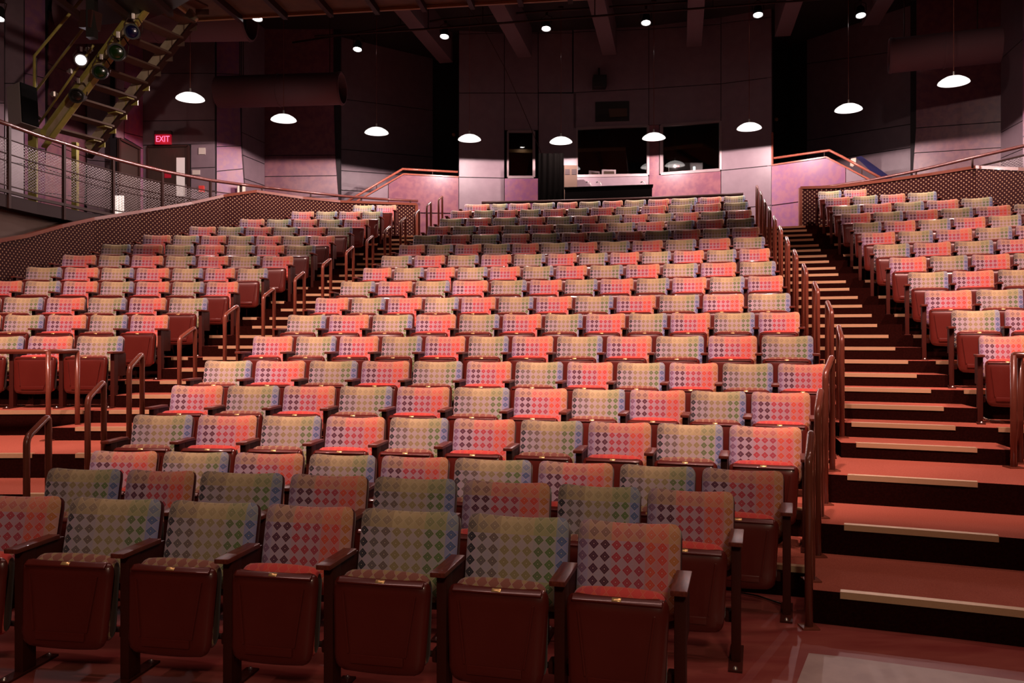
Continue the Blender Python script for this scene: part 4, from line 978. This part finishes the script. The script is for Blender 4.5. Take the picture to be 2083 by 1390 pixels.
# dark catwalk deck above
Q = at(190, 60, 13.2)
t = thing('lighting_catwalk', 'Dark lighting catwalk crossing above the olive stair, top left', 'catwalk', Q)
bm = bmesh.new(); dk = []
for x, y in ((196, 52), (300, 40), (348, 22), (400, -8), (430, -70), (180, -70)):
    q = at(x, y, (7.15 - EYE) * F / (HOR - y)); dk.append(q - Q)
add_prism(bm, dk, (0, 0, 0.10)); obj('deck', bm, M['lampblack'], t)
for i in range(3):
    a = dk[0].lerp(dk[2], i / 2); obj('deck_beam', bar(a - Vector((0, 0, 0.05)), a - Vector((0, 2.2, 0.05)), 0.08, 0.10), M['dkbrown'], t)
obj('hanger_post', bar(at(187, -120, 13.4) - Q, at(187, 78, 13.4) - Q, 0.13, 0.13), M['lampblack'], t)
obj('shelf_box', bar(at(172, 42, 13.5) - Q, at(196, 42, 13.4) - Q, 0.2, 0.28), M['dkbrown'], t)
# stage lamps clamped along the stair
def stage_lamp(x, y, Y, gel, label, rx, rz, sc=1.0):
    p = at(x, y, Y); t = thing('stage_light', label, 'stage light', p, 0, 'stage lamps hanging along the stair')
    t.rotation_euler = (math.radians(rx), 0, math.radians(rz)); t.scale = (sc, sc, sc)
    obj('housing', lathe([(0, -0.30), (0.06, -0.29), (0.10, -0.20), (0.105, 0.0), (0.125, 0.06), (0.125, 0.09), (0.10, 0.09), (0.095, 0.02), (0, 0.02)], 20), M['lampblack'], t, 'auto')
    obj('lens', lathe([(0.10, 0.045), (0.06, 0.062), (0, 0.068)], 20), M[gel], t, True)
    obj('yoke', tube([(-0.13, 0, -0.05), (-0.14, 0.12, -0.10), (-0.08, 0.22, -0.12), (0.08, 0.22, -0.12), (0.14, 0.12, -0.10), (0.13, 0, -0.05)], 0.010, 6), M['dkbrown'], t, True)
    obj('clamp', rbox((-0.025, 0.21, -0.15), (0.025, 0.30, -0.09), 0.005), M['steel'], t)
    obj('cable', tube([(0, 0, -0.29), (0.05, 0.06, -0.36), (-0.02, 0.16, -0.34), (-0.10, 0.26, -0.22), (-0.05, 0.30, -0.1)], 0.007, 5), M['lampblack'], t)
stage_lamp(158, 195, 14.6, 'gel_amber', 'Lowest black stage lamp hanging along the olive stair', 105, 10)
stage_lamp(205, 147, 14.3, 'gel_green', 'Black stage lamp with green glass, second up the stair', 105, 15)
stage_lamp(239, 107, 14.0, 'gel_green', 'Large black stage lamp with green glass, third up the stair', 105, 15, 1.15)
stage_lamp(270, 65, 13.8, 'gel_blue', 'Topmost black stage lamp with blue glass beside the stair', 105, 15)
stage_lamp(165, 124, 14.2, 'spotlit', 'Lit stage lamp shining white on the stair rail', 95, 25, 0.85)
p = at(165, 124, 14.2); spot('stage_lamp_beam', p + Vector((0, -0.15, 0)), (-4.6, 3.0, 0), 60, 40, 0.5, (1, 0.85, 0.9), 0.08)
t = thing('cable_clamps', 'Tangle of lamp clamps and cables on the lower stair rail', 'pipe clamp', at(112, 190, 14.7)); o = at(112, 190, 14.7)
obj('pipe', tube([at(75, 258, 15.0) - o, at(190, 92, 14.2) - o], 0.020, 8), M['olive'], t, True)
for x, y in ((145, 146), (110, 192), (180, 102)):
    q = at(x, y, 14.5) - o
    obj('clamp', join(lathe([(0.02, -0.04), (0.045, -0.04), (0.045, 0.04), (0.02, 0.04)], 10, Matrix.Translation(q)), rbox((-0.07, -0.02, -0.02), (0.07, 0.02, 0.02), 0.005, 1, Matrix.Translation(q))), M['steel'], t)
# loudspeaker at the balcony rail
p = at(46, 219, 14.6); t = thing('loudspeaker', 'Tall grey loudspeaker tilted at the balcony rail, left edge', 'loudspeaker', p)
t.rotation_euler = (math.radians(-10), math.radians(4), math.radians(66))
obj('cabinet', rbox((-0.16, -0.16, -0.37), (0.16, 0.17, 0.37), 0.012), M['speaker'], t)
obj('grille', rbox((-0.155, -0.185, -0.36), (0.155, -0.16, 0.36), 0.006), M['grille'], t)
obj('mounting_bracket', bar((0.19, 0.05, 0.0), (0.42, 0.10, -0.05), 0.04, 0.04), M['dkbrown'], t)

# ------------------------------------------------------------------ lobby doors, exit sign, plates on the left wall
def door(n, f, quad, glass, label=None):
    root = bpy.data.objects.new('door_%d' % n, None); C.objects.link(root); o = f.p(*quad[3]); root.location = o; root['kind'] = 'structure'
    bm = bmesh.new(); q = [f.p(*c) + f.n * 0.05 - o for c in quad]; add_prism(bm, q, -f.n * 0.05); obj('door_leaf', bm, M['door'], root)
    tl, tr, br, bl = q
    bm = join(bar(bl, tl, 0.05, 0.09), bar(br, tr, 0.05, 0.09), bar(tl, tr, 0.09, 0.05)); obj('door_frame', bm, M['dkbrown'], root)
    if glass:
        g = [f.p(*c) + f.n * 0.065 - o for c in glass]; bm = bmesh.new(); add_prism(bm, g, -f.n * 0.012); obj('vision_panel', bm, M['louvre_lit'], root)
    return root, f, o
r1, f1, o1 = door(1, fD, [(303, 300), (385, 298), (385, 443), (303, 443)], [(361, 322), (378, 322), (378, 400), (361, 401)])
bm = bmesh.new(); q = [fD.p(x, y) + fD.n * 0.09 - o1 for x, y in ((379.5, 377), (383.5, 377), (383.5, 412), (379.5, 412))]; add_prism(bm, q, -fD.n * 0.03); obj('door_handle', bm, M['alu'], r1)
f2 = Facet(237, 18.7, 290, 19.85)
door(2, f2, [(238, 283), (278, 303), (278, 445), (238, 445)], None)
# exit sign with lettering
p = fD.p(341, 289) + fD.n * 0.25; t = thing('exit_sign', 'Red lit EXIT sign above the lobby door, upper left', 'sign', p); rz = math.atan2(fD.d.y, fD.d.x); t.rotation_euler = (0, 0, rz)
obj('housing', rbox((-0.19, -0.03, -0.115), (0.19, 0.03, 0.115), 0.008), M['exit'], t)
obj('mounting', rbox((-0.20, -0.04, 0.115), (0.20, 0.06, 0.20), 0.008), M['lampblack'], t)
cu = bpy.data.curves.new('exit_lettering', 'FONT'); cu.body = 'EXIT'; cu.size = 0.20; cu.extrude = 0.006; cu.align_x = 'CENTER'; cu.align_y = 'CENTER'
tmp = bpy.data.objects.new('tmp', cu); C.objects.link(tmp)
bpy.context.view_layer.update()
me = bpy.data.meshes.new_from_object(tmp.evaluated_get(bpy.context.evaluated_depsgraph_get())); C.objects.unlink(tmp); bpy.data.objects.remove(tmp)
me.materials.clear(); lo = link('exit_lettering', me, M['exit_text'], t, (0.0, -0.036, 0), (math.radians(90), 0, 0)); lo.scale = (0.80, 1, 1)
obj('wall_bracket', rbox((-0.05, 0.03, 0.12), (0.05, 0.27, 0.18), 0.004), M['lampblack'], t)
l = bpy.data.lights.new('exit_glow', 'POINT'); lo2 = bpy.data.objects.new('exit_glow', l); C.objects.link(lo2); lo2.location = p + fD.n * 0.15; l.energy = 2.5; l.color = (1, 0.05, 0.08); l.shadow_soft_size = 0.1
def plate(name, x0, y0, x1, y1, m_, label, cat, f=fD, th=0.03):
    bm = bmesh.new(); q = [f.p(x, y) + f.n * (0.03 + th) for x, y in ((x0, y0), (x1, y0), (x1, y1), (x0, y1))]; add_prism(bm, q, -f.n * th)
    return tag(obj(name, bm, M[m_]), label, cat)
plate('thermostat', 406, 302, 419, 315, 'white', 'Square white plate high on the wall right of the exit door', 'wall plate')
plate('light_switch', 393, 347, 408, 356.5, 'white', 'White switch plate just behind the balcony rail, near the exit door', 'light switch')
plate('fire_alarm', 406.5, 379, 417, 392, 'redplastic', 'Small red fire alarm pull box low beside the exit door', 'fire alarm', th=0.05)
plate('notice_plate', 481, 378, 497, 396, 'paper', 'Pale notice plate low on the wall by the lattice peak', 'sign', Facet(438, 19.85, 492, 20.3))
plate('door_sign', 337, 352, 350, 363, 'exit', 'Small red lit sign on the dark lobby door', 'sign', th=0.04)  # glowing plate added as the EXIT sign's reflection in the door
# bright louvred light and low stools behind the railing
p = at(243, 436, 17.6); t = thing('louvred_lamp', 'Bright white louvred light box behind the balcony mesh', 'lamp', (p.x, p.y, 4.05)); h = at(243, 398, 17.6).z - 4.05
for i in range(3): obj('light_tube', rbox((-0.09 + i * 0.065, -0.02, 0.03), (-0.04 + i * 0.065, 0.02, h), 0.008), M['slatlight'], t)
obj('base', rbox((-0.11, -0.06, 0), (0.12, 0.06, 0.03), 0.005), M['white'], t)
for i, x in enumerate((196, 208, 219)):
    p = at(x, 430, 17.2 + 0.1 * i); t = thing('stool', 'Small dark round-topped stool behind the balcony mesh, %s of three' % ('leftmost', 'middle one', 'rightmost')[i], 'stool', (p.x, p.y, 4.05), 0, 'low stools on the balcony')
    obj('seat', lathe([(0, 0.24), (0.08, 0.235), (0.085, 0.21), (0, 0.205)], 14), M['lampblack'], t, 'auto')
    for a_ in range(3): obj('leg', tube([(0.03 * math.cos(a_ * 2.09), 0.03 * math.sin(a_ * 2.09), 0.21), (0.06 * math.cos(a_ * 2.09), 0.06 * math.sin(a_ * 2.09), 0)], 0.008, 5), M['lampblack'], t)
# blue banner and paper behind the right stair rail
f = Facet(1700, 19.9, 1840, 19.2)
bm = bmesh.new(); f.panel(bm, [(1742, 321), (1752, 318), (1822, 368), (1818, 384), (1790, 366)], 0.04); tag(obj('blue_banner', bm, M['blue']), 'Navy blue vinyl strip sloping behind the right stair handrail', 'banner')
bm = bmesh.new(); f.panel(bm, [(1731, 323), (1742, 321), (1741, 331), (1735, 340), (1729, 338)], 0.02); tag(obj('paper_sheet', bm, M['paper']), 'Cream paper wedged at the top of the navy blue strip', 'paper')
# orange wall beacons beside the tower
for x, y, Y, s in ((923, 274, 22.6, 'left'), (1579, 243, 21.4, 'right')):
    p = at(x, y, Y); tag(obj('wall_beacon', lathe([(0, 0.05), (0.04, 0.035), (0.05, 0), (0.04, -0.035), (0, -0.05)], 12), mat('dim_orange_dome', (0.20, 0.08, 0.03), 0.5), None, True, p), 'Dim orange wall dome at the %s end of the control wall' % s, 'wall light')
# slab painted as floor light at the lower right, cables on the platforms
bm = bmesh.new(); zf = 0.004
def fl(x, y): Y = (EYE - zf) * F / (y - HOR); return at(x, y, Y)
q = [fl(1645, 1329), fl(1720, 1337), fl(2083, 1386), fl(2300, 1415), fl(2300, 1700), fl(1500, 1700)]
add_prism(bm, q, (0, 0, -0.003)); tag(obj('stage_mat', bm, M['mat']), 'Pale grey mat on the dark red floor, lower right corner', 'mat')  # not a mat: slab added as painted floor light
def cable(label, pts, r=0.008, m_='cable'):
    tag(obj('floor_cable', tube(fillet(pts, 0.03, 3), r, 6), M[m_], None, True), label, 'cable')
def lv(x, y, z): Y = (EYE - z) * F / (y - HOR) if y > HOR else None; return at(x, y, Y)
cable('Pale cable curling under the first aisle seat of the right block', [lv(1990, 838, Z[7] + .012), lv(2003, 852, Z[7] + .012), lv(2018, 856, Z[7] + .012), lv(2034, 857, Z[7] + .012)])
cable('White cable lying under the aisle seat of the left block front row', [lv(205, 823, Z[7] + .012), lv(218, 821, Z[7] + .012), lv(232, 824, Z[7] + .012)])
cable('Thin dark cable on the floor under the second row aisle seat', [lv(1500, 1205, .012), lv(1540, 1212, .012), lv(1588, 1228, .012)], 0.006, 'lampblack')
